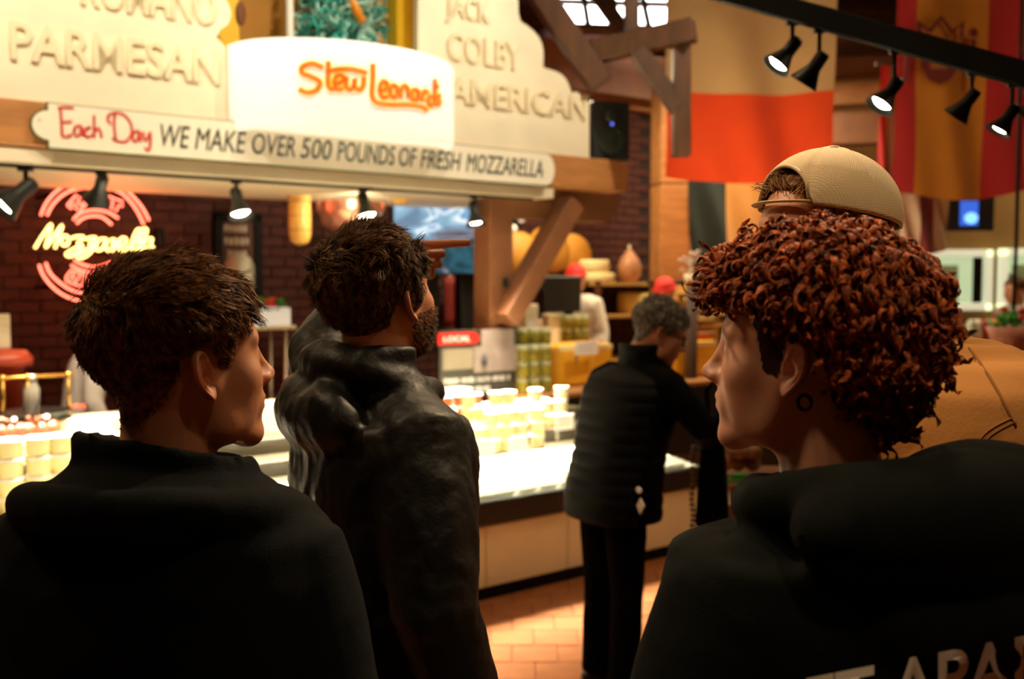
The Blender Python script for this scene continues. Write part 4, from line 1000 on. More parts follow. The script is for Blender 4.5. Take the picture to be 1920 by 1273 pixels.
for i in range(9):
    x = 1822+11*i; c_ = ['#BFC8B8', '#D8D2C4', '#A8452C', '#7FA06A', '#D07A3A', '#B03A2A', '#C9B9A0', '#B8432F', '#6A8F4A'][i]
    o = MB().lathe([(0.0, 0), (.04, 0), (.05, .06), (.045, .14), (.02, .18), (0.0, .18)], seg=12, caps=False).build('produce_bag', mat('bag_%d' % i, c_, .3, vary=.3, vscale=20))
    o.location = P(x, 600, 8.45); o.location.z = zb-.06
    tag(o, ['greyish-green', 'pearl white', 'brick red', 'soft green', 'orange', 'deep red', 'beige', 'rust red', 'leaf green'][i]+' bag of produce in the row on the right wooden stand', 'bag')
bq = thing('bouquet', 'pink-wrapped flower bouquet with green leaves at the right edge', 'bouquet', P(1890, 665, 5.6), .2); bq.location.z = P(1890, 700, 5.6).z
MB().lathe([(0.0, 0), (.03, 0), (.10, .2), (.12, .26), (.10, .26), (0.0, .2)], seg=16, caps=False).build('paper_wrap', mat('pink_wrap', '#C98A78', .5), bq)
fm = MB()
for i in range(24):
    a = random.uniform(0, 6.28); r = random.uniform(0, .1); fm.ell((r*math.cos(a), r*math.sin(a), .28+random.uniform(-.02, .06)), (.022, .022, .016), 6)
fm.build('leaf_cluster', GREEN, bq)
fm = MB()
for i in range(10):
    a = random.uniform(0, 6.28); r = random.uniform(0, .09); fm.ell((r*math.cos(a), r*math.sin(a), .33+random.uniform(-.02, .04)), (.024, .024, .02), 6)
fm.build('blossom', mat('red_blossom', '#C04030', .6), bq)
pt = thing('bucket_table', 'low table with a tin bucket holding the pink-wrapped bouquet', 'table', (bq.location.x, bq.location.y, 0), .2)
MB().box(-.3, .3, -.25, .25, bq.location.z-.2, bq.location.z-.17, bev=.004).build('table_top', WOOD, pt)
for x in (-.27, .27):
    for y in (-.22, .22): MB().box(x-.02, x+.02, y-.02, y+.02, 0, bq.location.z-.2).build('leg', WOOD, pt)
MB().lathe([(0.0, -.17), (.08, -.17), (.1, .06), (.092, .06), (.075, -.16), (0.0, -.16)], (0, 0, bq.location.z), 18, caps=False).build('tin_bucket', STEEL, pt)
# ------------------------------------------------------------------ people
def remesh(mb, voxel, it=4, fac=.6):
    me = mb.mesh('r'); o = bpy.data.objects.new('r', me); COL.objects.link(o)
    m = o.modifiers.new('a', 'REMESH'); m.mode = 'VOXEL'; m.voxel_size = voxel; m.use_smooth_shade = True
    if it: s = o.modifiers.new('b', 'SMOOTH'); s.iterations = it; s.factor = fac
    dg = bpy.context.evaluated_depsgraph_get(); out = bpy.data.meshes.new_from_object(o.evaluated_get(dg))
    bpy.data.objects.remove(o); bpy.data.meshes.remove(me); return out
def arrays(me):
    n = len(me.vertices); co = np.empty(n*3); me.vertices.foreach_get('co', co); no = np.empty(n*3); me.vertex_normals.foreach_get('vector', no)
    return co.reshape(-1, 3), no.reshape(-1, 3)
def setco(me, co): me.vertices.foreach_set('co', co.ravel()); me.update()
def faces(me): return [tuple(p.vertices) for p in me.polygons]
def from_np(name, v, f, m, parent, smooth=True):
    me = bpy.data.meshes.new(name); me.from_pydata(v.tolist() if hasattr(v, 'tolist') else v, [], f.tolist() if hasattr(f, 'tolist') else f)
    me.polygons.foreach_set('use_smooth', [smooth]*len(me.polygons)); me.materials.append(m); me.update()
    o = bpy.data.objects.new(name, me); COL.objects.link(o); o.parent = parent; return o
def folds(me, amp, freq=6, stretch=(1, 1, 1), seed=0, ridge=True, fine=0):
    co, no = arrays(me); out = co.copy()
    for i in range(len(co)):
        p = Vector(co[i]*np.array(stretch)*freq)+Vector((seed, seed*1.7, seed*.3))
        d = noise.noise(p)*.6
        q = p*1.9+Vector((3, 1, 2))+Vector((d, d, d))
        r = (1-abs(noise.noise(q))*2.2) if ridge else noise.noise(q)
        v = d+r*.5
        if fine: v += fine*(1-abs(noise.noise(p*5))*2)
        out[i] += no[i]*v*amp
    setco(me, out)

SKIN = mat('skin_warm', '#CC8D68', .48, vary=.05, vscale=14, bump=.03, bscale=180, sss=.12)
SKINP = mat('skin_pink', '#D39A80', .48, vary=.05, vscale=14, bump=.03, bscale=180, sss=.12)
EYEW = mat('eye_white', '#E8E0D4', .2); IRIS = mat('eye_iris', '#3A2818', .2); LIP = mat('lip', '#A65A48', .45)

def _smin(a, b, k):
    h = np.clip(.5+.5*(b-a)/k, 0, 1); return b*(1-h)+a*h-k*h*(1-h)
def _ell(p, c, r):
    r = np.array(r); q = p-np.array(c); k0 = np.sqrt(((q/r)**2).sum(-1)); k1 = np.sqrt(((q/(r*r))**2).sum(-1))+1e-9; return k0*(k0-1)/k1
def _cap(p, a, b, ra, rb):
    a, b = np.array(a), np.array(b); ab = b-a; t = np.clip(((p-a)@ab)/(ab@ab), 0, 1); return np.sqrt(((p-a-t[..., None]*ab)**2).sum(-1))-(ra+(rb-ra)*t)
def head_field(p):
    q = p.copy(); q[..., 0] = abs(q[..., 0])
    d = _ell(q, (0, -.016, .036), (.0755, .0985, .082))
    d = _smin(d, _ell(q, (0, .030, .020), (.064, .060, .064)), .02)
    d = _smin(d, _ell(q, (0, .028, -.036), (.056, .058, .068)), .03)
    d = _smin(d, _cap(q, (.053, .004, -.030), (.047, .022, -.078), .016, .014), .03)
    d = _smin(d, _cap(q, (.047, .022, -.078), (.010, .073, -.102), .014, .014), .03)
    d = _smin(d, _ell(q, (0, .071, -.100), (.022, .018, .016)), .018)
    d = _smin(d, _ell(q, (.040, .056, -.026), (.024, .022, .020)), .026)
    d = _smin(d, _ell(q, (.036, .046, -.056), (.022, .024, .026)), .025)
    d = _smin(d, _cap(q, (.008, .083, .021), (.044, .073, .021), .008, .006), .014)
    d = np.maximum(d, -(_ell(q, (.032, .100, .000), (.017, .018, .011)))) if False else -_smin(-d, _ell(q, (.031, .099, .001), (.016, .017, .010)), .012)
    d = _smin(d, _ell(q, (.0315, .0715, .000), (.0145, .0135, .0115)), .005)
    d = _smin(d, _cap(q, (0, .086, .014), (0, .106, -.024), .0055, .0075), .014)
    d = _smin(d, _ell(q, (0, .1085, -.030), (.0095, .010, .0085)), .008)
    d = _smin(d, _ell(q, (.0105, .099, -.034), (.0075, .0105, .0068)), .007)
    d = _smin(d, _ell(q, (0, .078, -.060), (.030, .016, .022)), .02)
    d = _smin(d, _ell(q, (0, .0925, -.0565), (.021, .0065, .0052)), .005)
    d = _smin(d, _ell(q, (0, .0905, -.0675), (.019, .0070, .0056)), .005)
    d = -_smin(-d, _cap(q, (0, .1005, -.0617), (.021, .092, -.0622), .0016, .0010), .003)
    d = _smin(d, _cap(q, (0, -.026, -.05), (0, -.046, -.20), .052, .056), .03)
    return d
def make_head():
    nu, nv = 200, 150
    th = 2*PI*np.arange(nu)/nu; ph = np.linspace(-PI/2+.02, PI/2-.02, nv)
    D = np.stack([np.cos(ph)[:, None]*np.sin(th)[None], np.cos(ph)[:, None]*np.cos(th)[None], np.sin(ph)[:, None]*np.ones((1, nu))], -1)
    c = np.array([0, .012, -.018]); ts = np.linspace(.03, .165, 64); last = np.full((nv, nu), .03); prev = head_field(c+D*ts[0])
    for i in range(1, len(ts)):
        cur = head_field(c+D*ts[i]); cross = (prev < 0) & (cur >= 0); tt = ts[i-1]+(ts[i]-ts[i-1])*(-prev/(cur-prev+1e-12)); last[cross] = tt[cross]; ins = (i == len(ts)-1) & (cur < 0); last[ins] = ts[i]; prev = cur
    V = c+D*last[..., None]; mb = MB(); mb.loft([[tuple(V[i, j]) for j in range(nu)] for i in range(nv)], smooth=True); return mb
_H = {}
def head_mesh(key):
    if key not in _H: _H[key] = remesh(make_head() if 'src' not in _H else _H['src'], .0024 if key else .004, 2, .4)
    return _H[key].copy()

def ear_mb(mb, s, M):
    A_ = Vector((s*.0705, .010, -.012)); bk = Vector((s*.50, -.87, 0)).normalized(); up = Vector((s*.05, -.20, 1)).normalized(); nr = Vector((s*.87, .50, 0)).normalized()
    C_ = A_+bk*.0155; NR_, NT = 12, 36; rows = []
    def out(t):                                  # t=0 back, PI/2 top
        x, z = math.cos(t), math.sin(t); rx = .0175*(1.08 if x > 0 else .85); rz = .0325
        if z < 0: rx *= 1-.42*(-z)**1.4; rz = .031
        return x*rx, z*rz
    for i in range(NR_+1):
        r = i/NR_; row = []
        for j in range(NT):
            t = 2*PI*j/NT; x, z = out(t); back = max(0, math.cos(t)*.6+max(0, math.sin(t))*.75+.25); back = min(1, back)
            h = .0065*math.exp(-((r-.9)/.10)**2)*back+.0035*math.exp(-((r-.58)/.12)**2)*min(1, max(0, math.cos(t)+.3))
            h -= .0075*math.exp(-((r*x/.0175+.15)**2/.12+(r*z/.0325+.12)**2/.09)); h += .0045*math.exp(-((r-.75)/.16)**2)*max(0, -math.cos(t+.35))**6
            h += .003*math.exp(-((r*z/.031+.85)**2/.06))
            row.append(M @ (C_+bk*x*r+up*z*r+nr*h))
        rows.append(row)
    for i in range(NR_, -1, -1):
        r = i/NR_; row = []
        for j in range(NT):
            t = 2*PI*j/NT; x, z = out(t); row.append(M @ (C_+bk*x*r*.97+up*z*r*.98-nr*(.0042+.004*(1-r))-bk*.002*(1-r)))
        rows.append(row)
    mb.loft(rows[1:-1], smooth=True)
def hand_mb(mb, M, s=1, curls=(.35, .4, .45, .5), thumb=.3, k=1.0):
    M = M @ Matrix.Scale(k, 4)
    mb.ell((0, .048, 0), (.041, .052, .016), 18, M); mb.tube([M @ Vector(p) for p in ((0, -.05, 0), (0, 0, 0), (0, .03, 0))], [.027*k, .026*k, .03*k], 12, flat=.75)
    for i, (x, y, L) in enumerate(((.029, .088, .074), (.0095, .094, .082), (-.0105, .09, .076), (-.029, .08, .06))):
        c = curls[i]; a = 0; p = Vector((s*x, y-.02, 0)); pts = [p.copy()]; rs = [.0108]
        p = Vector((s*x, y, 0)); pts.append(p.copy()); rs.append(.0106)
        for j, fr in enumerate((.45, .32, .23)):
            a += c*math.radians((80, 95, 70)[j]); d = Vector((s*x*.12, math.cos(a), -math.sin(a)))
            p = p+d*L*fr; pts.append(p.copy()); rs.append((.0100, .0093, .0080)[j])
        mb.tube([M @ q for q in pts], [r*k for r in rs], 10)
    tp = [(s*.022, .012, -.004), (s*.042, .035, -.012-.01*thumb), (s*.052, .06, -.018-.02*thumb), (s*(.056-.02*thumb), .085, -.022-.03*thumb)]
    if thumb > 1: tp = [(s*.022, .012, -.004), (s*.034, .035, -.018), (s*.024, .062, -.034), (s*.002, .080, -.038)]
    mb.tube([M @ Vector(q) for q in tp], [.014*k, .0125*k, .0105*k, .008*k], 10)

HAIRLINE = [(.13, .076), (.08, .068), (.066, .052), (.05, .040), (.036, .034), (.030, .002), (.016, -.006), (.008, .026), (-.03, .022), (-.042, -.035), (-.07, -.070), (-.14, -.080)]
def pw(y, tab):
    ys = [a for a, _ in tab][::-1]; zs = [b for _, b in tab][::-1]
    return np.interp(y, ys, zs)
def sstep(x, a, b): t = np.clip((x-a)/(b-a), 0, 1); return t*t*(3-2*t)
def scalp(bvh, n, line, c=(0, -.012, .03)):
    P_, N_ = [], []
    c = Vector(c)
    d = rng.normal(size=(n, 3)); d /= np.linalg.norm(d, axis=1)[:, None]
    for i in range(n):
        v = Vector(d[i]); h = bvh.ray_cast(c+v*.25, -v)
        if h[0] is None: continue
        P_.append(h[0][:]); N_.append((c and v)[:])
    P_, N_ = np.array(P_), np.array(N_); k = P_[:, 2] > pw(P_[:, 1], line); k &= ~((abs(P_[:, 0]) > .078) & (P_[:, 2] < .03) & (P_[:, 1] < .02) & (P_[:, 1] > -.045) & (P_[:, 2] > -.05) & (abs(P_[:, 0]) > .08))
    return P_[k], N_[k]
def strands(pts, rad, seg=3):
    # pts: n,k,3 -> tapered tubes
    n, k, _ = pts.shape
    t = np.gradient(pts, axis=1); t /= np.linalg.norm(t, axis=2)[..., None]+1e-9
    ref = rng.normal(size=(n, 1, 3)); x = np.cross(t, ref); x /= np.linalg.norm(x, axis=2)[..., None]+1e-9; y = np.cross(t, x)
    ang = np.arange(seg)*2*PI/seg
    v = pts[:, :, None, :]+(x[:, :, None, :]*np.cos(ang)[None, None, :, None]+y[:, :, None, :]*np.sin(ang)[None, None, :, None])*rad[..., None, None]
    V = v.reshape(-1, 3); base = (np.arange(n)[:, None, None]*k+np.arange(k-1)[None, :, None])*seg
    j = np.arange(seg)[None, None, :]; j2 = (j+1) % seg
    Fq = np.stack([base+j, base+j2, base+seg+j2, base+seg+j], axis=-1).reshape(-1, 4)
    return V, Fq
def cap_shell(me, line, thick, lump=.0, seed=0, edge=.012):
    co, no = arrays(me); z = co[:, 2]-pw(co[:, 1], line)
    near = (abs(co[:, 0]) > .0795) & (co[:, 2] < .028) & (co[:, 1] < .02) & (co[:, 1] > -.05) & (co[:, 2] > -.05)
    ok = (z > .007) & (~near); rad = co-np.array([0, -.012, .02]); rad /= np.linalg.norm(rad, axis=1)[:, None]
    th = thick(co)*sstep(z, 0, edge*1.6)
    lp = np.array([noise.noise(Vector(p*70)+Vector((seed, 0, 0))) for p in co]) if lump else 0
    v = co+rad*(th+.0012+lump*lp*np.minimum(1, th/.01)*1.0)[:, None]
    idx = -np.ones(len(co), int); fs = [f for f in faces(me) if ok[list(f)].all()]
    used = sorted({i for f in fs for i in f}); idx[used] = np.arange(len(used))
    return v[used], [tuple(int(idx[i]) for i in f) for f in fs]
def join_parts(parts):
    V = []; Fs = []; k = 0
    for v, f in parts:
        V.append(np.asarray(v)); Fs += [tuple(int(i)+k for i in q) for q in (f.tolist() if hasattr(f, 'tolist') else f)]; k += len(v)
    return np.concatenate(V), Fs
def hair_mat(name, dark, light, rough=.42):
    m = bpy.data.materials.new(name); m.use_nodes = True; N = m.node_tree.nodes; L = m.node_tree.links; b = N['Principled BSDF']
    tc = N.new('ShaderNodeTexCoord'); n = N.new('ShaderNodeTexNoise'); n.inputs['Scale'].default_value = 95; n.inputs['Detail'].default_value = 4
    r = N.new('ShaderNodeValToRGB'); r.color_ramp.elements[0].color = (*lin(dark), 1); r.color_ramp.elements[1].color = (*lin(light), 1); r.color_ramp.elements[0].position = .35; r.color_ramp.elements[1].position = .68
    L.new(tc.outputs['Object'], n.inputs[0]); L.new(n.outputs[0], r.inputs[0]); L.new(r.outputs[0], b.inputs['Base Color']); b.inputs['Roughness'].default_value = rough
    b.inputs['Specular IOR Level'].default_value = .18
    return m
def short_hair(me, M, parent, m, line, T, Lf, comb, n=9000, rad=.0007, mess=.5, lift=.35, lump=.003, clumps=900, seed=1):
    bvh = BVHTree.FromPolygons([v.co for v in me.vertices], faces(me))
    p, nn = scalp(bvh, int(n*1.7), line); n = len(p)
    L_ = Lf(p)*rng.uniform(.75, 1.15, n); c = comb(p); c = c-nn*(c*nn).sum(1)[:, None]; c /= np.linalg.norm(c, axis=1)[:, None]+1e-6
    g = rng.integers(0, n, clumps); gp = p[g]
    gi = np.empty(n, int)
    for a in range(0, n, 1000): gi[a:a+1000] = np.argmin(((p[a:a+1000, None, :]-gp[None])**2).sum(2), axis=1)
    gd = rng.normal(size=(clumps, 3))*mess
    d = c+gd[gi]*1.0+rng.normal(size=(n, 3))*mess*.35; d = d-nn*np.minimum(0, (d*nn).sum(1))[:, None]; d /= np.linalg.norm(d, axis=1)[:, None]
    K_ = 6; t = np.linspace(0, 1, K_)
    th = T(p)
    start = p+nn*(th*rng.uniform(.35, 1.0, n))[:, None]
    lf = lift*rng.uniform(.3, 1.2, n)
    P_ = start[:, None, :]+d[:, None, :]*(L_[:, None]*t[None])[..., None]+nn[:, None, :]*((lf*L_)[:, None]*(t-t*t*.75)[None])[..., None]
    G_ = P_[g][gi]; P_ = P_*(1-.6*t[None, :, None])+(G_-(G_[:, :1]-P_[:, :1])*.35)*(.6*t[None, :, None])
    wob = rng.normal(size=(n, 1, 3))*.0018; P_ = P_+wob*np.sin(t*4)[None, :, None]
    r_ = rad*np.ones((n, 1))*(1-.8*t[None]**1.5)
    sv, sf = strands(P_, r_); cv, cf = cap_shell(me, line, lambda q: T(q)*.75, lump, seed)
    V, Fs = join_parts([(cv, cf), (sv, sf)]); V = np.c_[V, np.ones(len(V))] @ np.array(M).T
    return from_np('hair', V[:, :3], Fs, m, parent)

RINGS = [(.80, .175, .125), (.90, .18, .125), (1.0, .172, .118), (1.1, .168, .115), (1.2, .180, .12), (1.3, .196, .122), (1.36, .203, .118), (1.41, .19, .105), (1.445, .15, .09), (1.47, .105, .075), (1.50, .075, .068)]
def torso_rings(ex, lean, k, z0=.80, z1=1.5, n=40, sh=1.0, mod=None, hem=0, zs=None):
    out = []; Z = np.array([r[0] for r in RINGS])
    zs = zs if zs is not None else [r[0] for r in RINGS if z0-.001 <= r[0] <= z1+.001]
    for z in zs:
        hx = np.interp(z, Z, [r[1] for r in RINGS])*sh+ex; hy = np.interp(z, Z, [r[2] for r in RINGS])+ex
        if mod: q = mod(z); hx += q; hy += q
        yo = lean*max(0, (z-.9)/.6)**1.3
        out.append([Vector((k*hx*abs(math.cos(a))**.75*math.copysign(1, math.cos(a)), k*(hy*abs(math.sin(a))**.8*math.copysign(1, math.sin(a))+yo), k*z)) for a in [2*PI*i/n for i in range(n)]])
    return out
def person(label, px_, py_, d, th, hh, pitch=0, roll=0, lean=.03, armL=None, armR=None, skin=None, near=True, handL=None, handR=None, head=None, hs=1.0, neck=.056, sh=1.0, shirt=None, name='person', ear=True, legs=True, fwd=0, drop=0):
    """Returns a dict with the root Empty, the local head matrix, the head mesh in its own frame and the joints."""
    hc = P(px_, py_, d); skin = skin or SKIN
    R = Matrix.Rotation(math.radians(-(hh-th)), 4, 'Z') @ Matrix.Rotation(math.radians(pitch), 4, 'X') @ Matrix.Rotation(math.radians(roll), 4, 'Y')
    off = R @ Vector((0, .028*hs, .112*hs)); npz = hc.z-off.z; k = npz/1.50
    npv = Vector((0, lean*k+fwd, npz)); hl = npv+off; drop_ = drop
    Rz = Matrix.Rotation(math.radians(-th), 4, 'Z'); loc = hc-(Rz @ hl); loc.z = 0
    root = thing(name, label, 'person', loc, math.radians(-th)); W = Matrix.Translation(loc) @ Rz; Wi = W.inverted()
    MH = Matrix.Translation(hl) @ R @ Matrix.Scale(hs, 4)
    vx = .0026 if near else .006
    hm = head_mesh(near)
    # neck + head in person frame
    fine = MB(); co, _ = arrays(hm); v = np.c_[co, np.ones(len(co))] @ np.array(MH).T; fine.add([tuple(x) for x in v[:, :3]], faces(hm), True)
    a0 = npv+Vector((0, -.015*k-fwd*.8, -.10*k)); a1 = MH @ Vector((0, -.018, -.045)); a2 = MH @ Vector((0, -.012, -.0))
    fine.tube([a0, a0.lerp(a1, .5)+Vector((0, -.004, 0)), a1, a2], [neck*1.18, neck*1.0, neck*1.0, neck*.9], 24)
    J = {}
    parts = []
    shy = lean*.75
    core = MB(); core.loft(torso_rings(-.035, lean, k, z1=1.41, sh=sh*.9))
    for s, arm, nm in ((-1, armL, 'L'), (1, armR, 'R')):
        S = Vector((s*.178*sh*k, shy*k, (1.395-drop)*k))
        if arm is None: pts = [S, Vector((s*.235*k, (shy-.01)*k, 1.13*k)), Vector((s*.24*k, (shy+.07)*k, .88*k))]
        else: pts = [S]+[Wi @ Vector(q) for q in arm]
        J[nm] = pts
        core.tube([pts[0]+Vector((-s*.06*k, 0, 0)), pts[0], pts[1], pts[2]], [.035*k, .045*k, .038*k, .03*k], 14)
        hs_ = {'L': handL, 'R': handR}[nm]; dv = (pts[2]-pts[1]).normalized()
        if hs_ and 'M' in hs_: HM = Wi @ hs_['M']
        else:
            xx = Vector((0, 1, 0)); yy = dv; zz = xx.cross(yy).normalized()*1; xx = yy.cross(zz).normalized(); HM = Matrix.Translation(pts[2]) @ Matrix((xx, yy, zz)).transposed().to_4x4()
        hk = MB(); hand_mb(hk, HM, (hs_ or {}).get('s', s*-1 if False else 1), (hs_ or {}).get('curls', (.3, .35, .4, .45)), (hs_ or {}).get('thumb', .3))
        J['H'+nm] = hk
    if legs:
        for s in (-1, 1): core.tube([(s*.085*k, 0, .92*k), (s*.095*k, .005, .5*k), (s*.10*k, -.01, .09*k)], [.085*k, .055*k, .038*k], 14); core.ell((s*.10*k, .05, .045), (.04, .12, .038), 12)
    cm = remesh(core, .011, 3, .5); co2, _ = arrays(cm)
    fm = remesh(fine, vx, 2, .4); co1, _ = arrays(fm)
    hmsh = []
    for nm in ('HL', 'HR'):
        q = remesh(J[nm], .0028 if (nm == 'HL' and handL) or (nm == 'HR' and handR) else .005, 1, .4); c, _ = arrays(q); hmsh.append((c, faces(q)))
    eb = MB()
    if ear:
        for s in (-1, 1): ear_mb(eb, s, MH)
    ps = [(co1, faces(fm)), (co2, faces(cm))]+hmsh
    if ear: ps.append((np.array([tuple(x) for x in eb.v]), eb.f))
    V, Fs = join_parts(ps); body = from_np('body', V, Fs, skin, root)
    for s in (-1, 1):
        e = MB().ell((s*.0315, .0728, .0005), (.0128, .0128, .0085), 14, MH).build('eye', EYEW, root)
        MB().ell((s*.0315, .0835, .0005), (.0055, .0028, .0055), 10, MH).build('iris', IRIS, e)
    MB().ell((0, .0918, -.0562), (.0195, .0065, .0042), 16, MH).ell((0, .0902, -.0675), (.0175, .0068, .0046), 16, MH).build('lips', LIP, root)
    return dict(root=root, MH=MH, hm=hm, k=k, np=npv, J=J, lean=lean, W=W, Wi=Wi, sh=sh, shy=shy, body=body)
def brows(p, m):
    for s in (-1, 1): MB().tube([p['MH'] @ Vector(q) for q in ((s*.014, .0885, .022), (s*.03, .0845, .027), (s*.048, .071, .024))], [.002, .003, .0015], 8).build('eyebrow', m, p['root'])
def trousers(p, m, shoe):
    k = p['k']; t = MB()
    t.loft(torso_rings(.002, p['lean'], k, zs=[.84, .92, 1.0], sh=.95))
    for s in (-1, 1): t.tube([(s*.085*k, 0, .93*k), (s*.09*k, 0, .8*k), (s*.098*k, .005, .48*k), (s*.102*k, -.01, .07*k)], [.092*k, .094*k, .072*k, .066*k], 18)
    me = remesh(t, .012, 3); folds(me, .006, 5, (1, 1, .6), 4); me.materials.append(m)
    o = obj('trousers', me, p['root'])
    for s in (-1, 1):
        b = MB(); b.ell((s*.10*k, .055, .05), (.048, .14, .048), 18); b.box(s*.10*k-.045, s*.10*k+.045, -.075, .185, .001, .028, bev=.008); q = remesh(b, .008, 2); q.materials.append(shoe); obj('shoe', q, p['root'])
def top(p, m, ex=.018, voxel=.008, sleeves=(.072, .064, .052), z0=.8, collar=None, extra=None, fold=.006, freq=5, fine=0, name='jacket', stretch=(1, 1, .7), seed=0, shoulders=.075, zt=1.47, arms=True):
    k = p['k']; b = MB(); b.loft(torso_rings(ex, p['lean'], k, z0=z0, z1=zt, sh=p['sh']))
    if arms:
        for nm, s in (('L', -1), ('R', 1)):
            q = p['J'][nm]; m1 = q[0].lerp(q[1], .5); m2 = q[1].lerp(q[2], .5)
            b.tube([q[0]+Vector((-s*.07*k, 0, .01*k)), q[0]+Vector((0, 0, -.005)), m1, q[1], m2, q[2]], [shoulders*k*.95, shoulders*k, sleeves[0]*k, sleeves[1]*k*1.02, (sleeves[1]+sleeves[2])/2*k, sleeves[2]*k], 20)
    if extra: extra(b, k, p)
    me = remesh(b, voxel, 5, .6)
    if fold: folds(me, fold, freq, stretch, seed, True, fine)
    me.materials.append(m); o = obj(name, me, p['root']); return o
def ring_roll(b, c, rx, ry, r, tilt=0, flat=1.0, n=28, a0=0, a1=2*PI, rr=None):
    pts = []; rs = []
    for i in range(n+1):
        a = a0+(a1-a0)*i/n; pts.append(Vector(c)+Vector((rx*math.cos(a), ry*math.sin(a), tilt*math.sin(a)))); rs.append(rr(a) if rr else r)
    b.tube(pts, rs, 14, flat=flat)

NAVY = mat('navy_fleece', '#070B0D', .9, vary=.2, vscale=60, bump=.25, bscale=500, spec=.12)
NYLON = mat('black_nylon', '#0D0E0B', .5, bump=.5, bscale=22, spec=.3)
HOODB = mat('black_hoodie', '#080B09', .92, vary=.2, vscale=60, bump=.2, bscale=400, spec=.1)
TAN = mat('tan_canvas', '#B97F3E', .85, vary=.12, vscale=7, bump=.07, bscale=220)
VEST = mat('quilted_black', '#060504', .7, bump=.15, bscale=60, spec=.12)
SWEAT = mat('black_sweater', '#050504', .9, spec=.05, bump=.3, bscale=120)
JEAN = mat('dark_denim', '#050606', .9, spec=.05, vary=.15, vscale=40); SHOE = mat('black_shoe', '#0B0B0A', .5)
GREYJ = mat('grey_trousers', '#2A2622', .85)

# --- A: short brown hair, dark jacket, left foreground
A = person('man with short brown hair and dark navy jacket at the left, looking right', 344, 678, 1.25, 10, 52, pitch=5, lean=.05, hs=1.0, sh=.98, drop=.02)
HA = hair_mat('hair_brown', '#3A2413', '#A8743F')
TA_ = lambda q: .001+.009*sstep(q[:, 2], -.03, .06)+.006*sstep(q[:, 2], .04, .10)+.008*sstep(q[:, 1], .02, .09)*sstep(q[:, 2], .06, .09)
def combA(q):
    top_ = sstep(q[:, 2], .05, .10)[:, None]; back = np.array([0., -.15, -1.])[None]; fwd = np.array([.25, 1., .15])[None]
    side = np.array([0, .55, -.7])[None]; s_ = sstep(q[:, 1], -.06, -.02)[:, None]
    return fwd*top_+(back*(1-s_)+side*s_)*(1-top_)
short_hair(A['hm'], A['MH'], A['root'], HA, HAIRLINE, TA_, lambda q: .004+.014*sstep(q[:, 2], -.05, .05)+.018*sstep(q[:, 2], .03, .09), combA, n=12000, rad=.0007, mess=.22, lift=.12, lump=.003, clumps=700)
brows(A, HA)
def exA(b, k, p):
    y = p['lean']*k
    b.loft([[Vector((rx*math.cos(a)*k, y+(-.012+ry*math.sin(a))*k, (z-(.022*math.sin(a)+.014*math.cos(a))*((z-1.40)/.12))*k)) for a in [2*PI*i/36 for i in range(36)]] for z, rx, ry in ((1.40, .15, .12), (1.435, .128, .108), (1.475, .114, .100), (1.505, .116, .102), (1.518, .114, .100), (1.51, .104, .090))])
    ring_roll(b, (0, y-.012*k, 1.455*k), .124*k, .108*k, .020*k, -.02*k)
    ring_roll(b, (.0, y-.03*k, 1.44*k), .16*k, .13*k, .026*k, -.02*k, a0=PI*1.05, a1=PI*2.1)
jA = top(A, NAVY, ex=.03, voxel=.008, extra=exA, fold=.0065, freq=5, stretch=(1, 1, 1.4), seed=2, zt=1.445, fine=.12)
trousers(A, JEAN, SHOE)

# --- B: pointing man
hx = Matrix((Vector((-.10, 0, .995)), Vector((.995, 0, .10)), Vector((0, 1, 0)))).transposed().to_4x4()
HMB = Matrix.Translation(P(727, 490, 2.2)) @ Matrix((Vector((-.04, .05, 1)).normalized(), Vector((1, 0, .04)).normalized(), Vector((0, 1, 0)))).transposed().to_4x4() @ Matrix.Scale(1.12, 4)
Bm = person('dark-haired bearded man in black windbreaker pointing at the television', 712, 560, 1.74, 60, 39, pitch=15, lean=.0, hs=.97, neck=.06, sh=.9,
           armL=[P(603, 662, 2.0), P(716, 492, 2.17)], handL=dict(M=HMB, s=1, curls=(.03, .85, .9, .95), thumb=2))
HB = hair_mat('hair_dark_brown', '#2C1C10', '#8A6238')
LB = [(.13, .078), (.08, .070), (.066, .052), (.05, .036), (.036, .028), (.026, -.018), (.012, -.022), (.004, .016), (-.03, .012), (-.042, -.05), (-.07, -.088), (-.14, -.098)]
TB_ = lambda q: .002+.007*sstep(q[:, 2], -.06, .02)+.008*sstep(q[:, 2], .04, .10)
def combB(q):
    r = np.array([0., .0, -1.])[None]*(1-sstep(q[:, 2], .06, .11)[:, None])+np.array([.5, .8, .0])[None]*sstep(q[:, 2], .06, .11)[:, None]
    return r+np.stack([np.sin(q[:, 1]*60)*.4, np.cos(q[:, 0]*50)*.4, np.sin(q[:, 2]*55)*.3], 1)
short_hair(Bm['hm'], Bm['MH'], Bm['root'], HB, LB, TB_, lambda q: .007+.016*sstep(q[:, 2], -.05, .02)+.012*sstep(q[:, 2], .03, .09), combB, n=11500, rad=.0008, mess=.32, lift=.08, lump=.004, clumps=500, seed=3)
brows(Bm, HB)
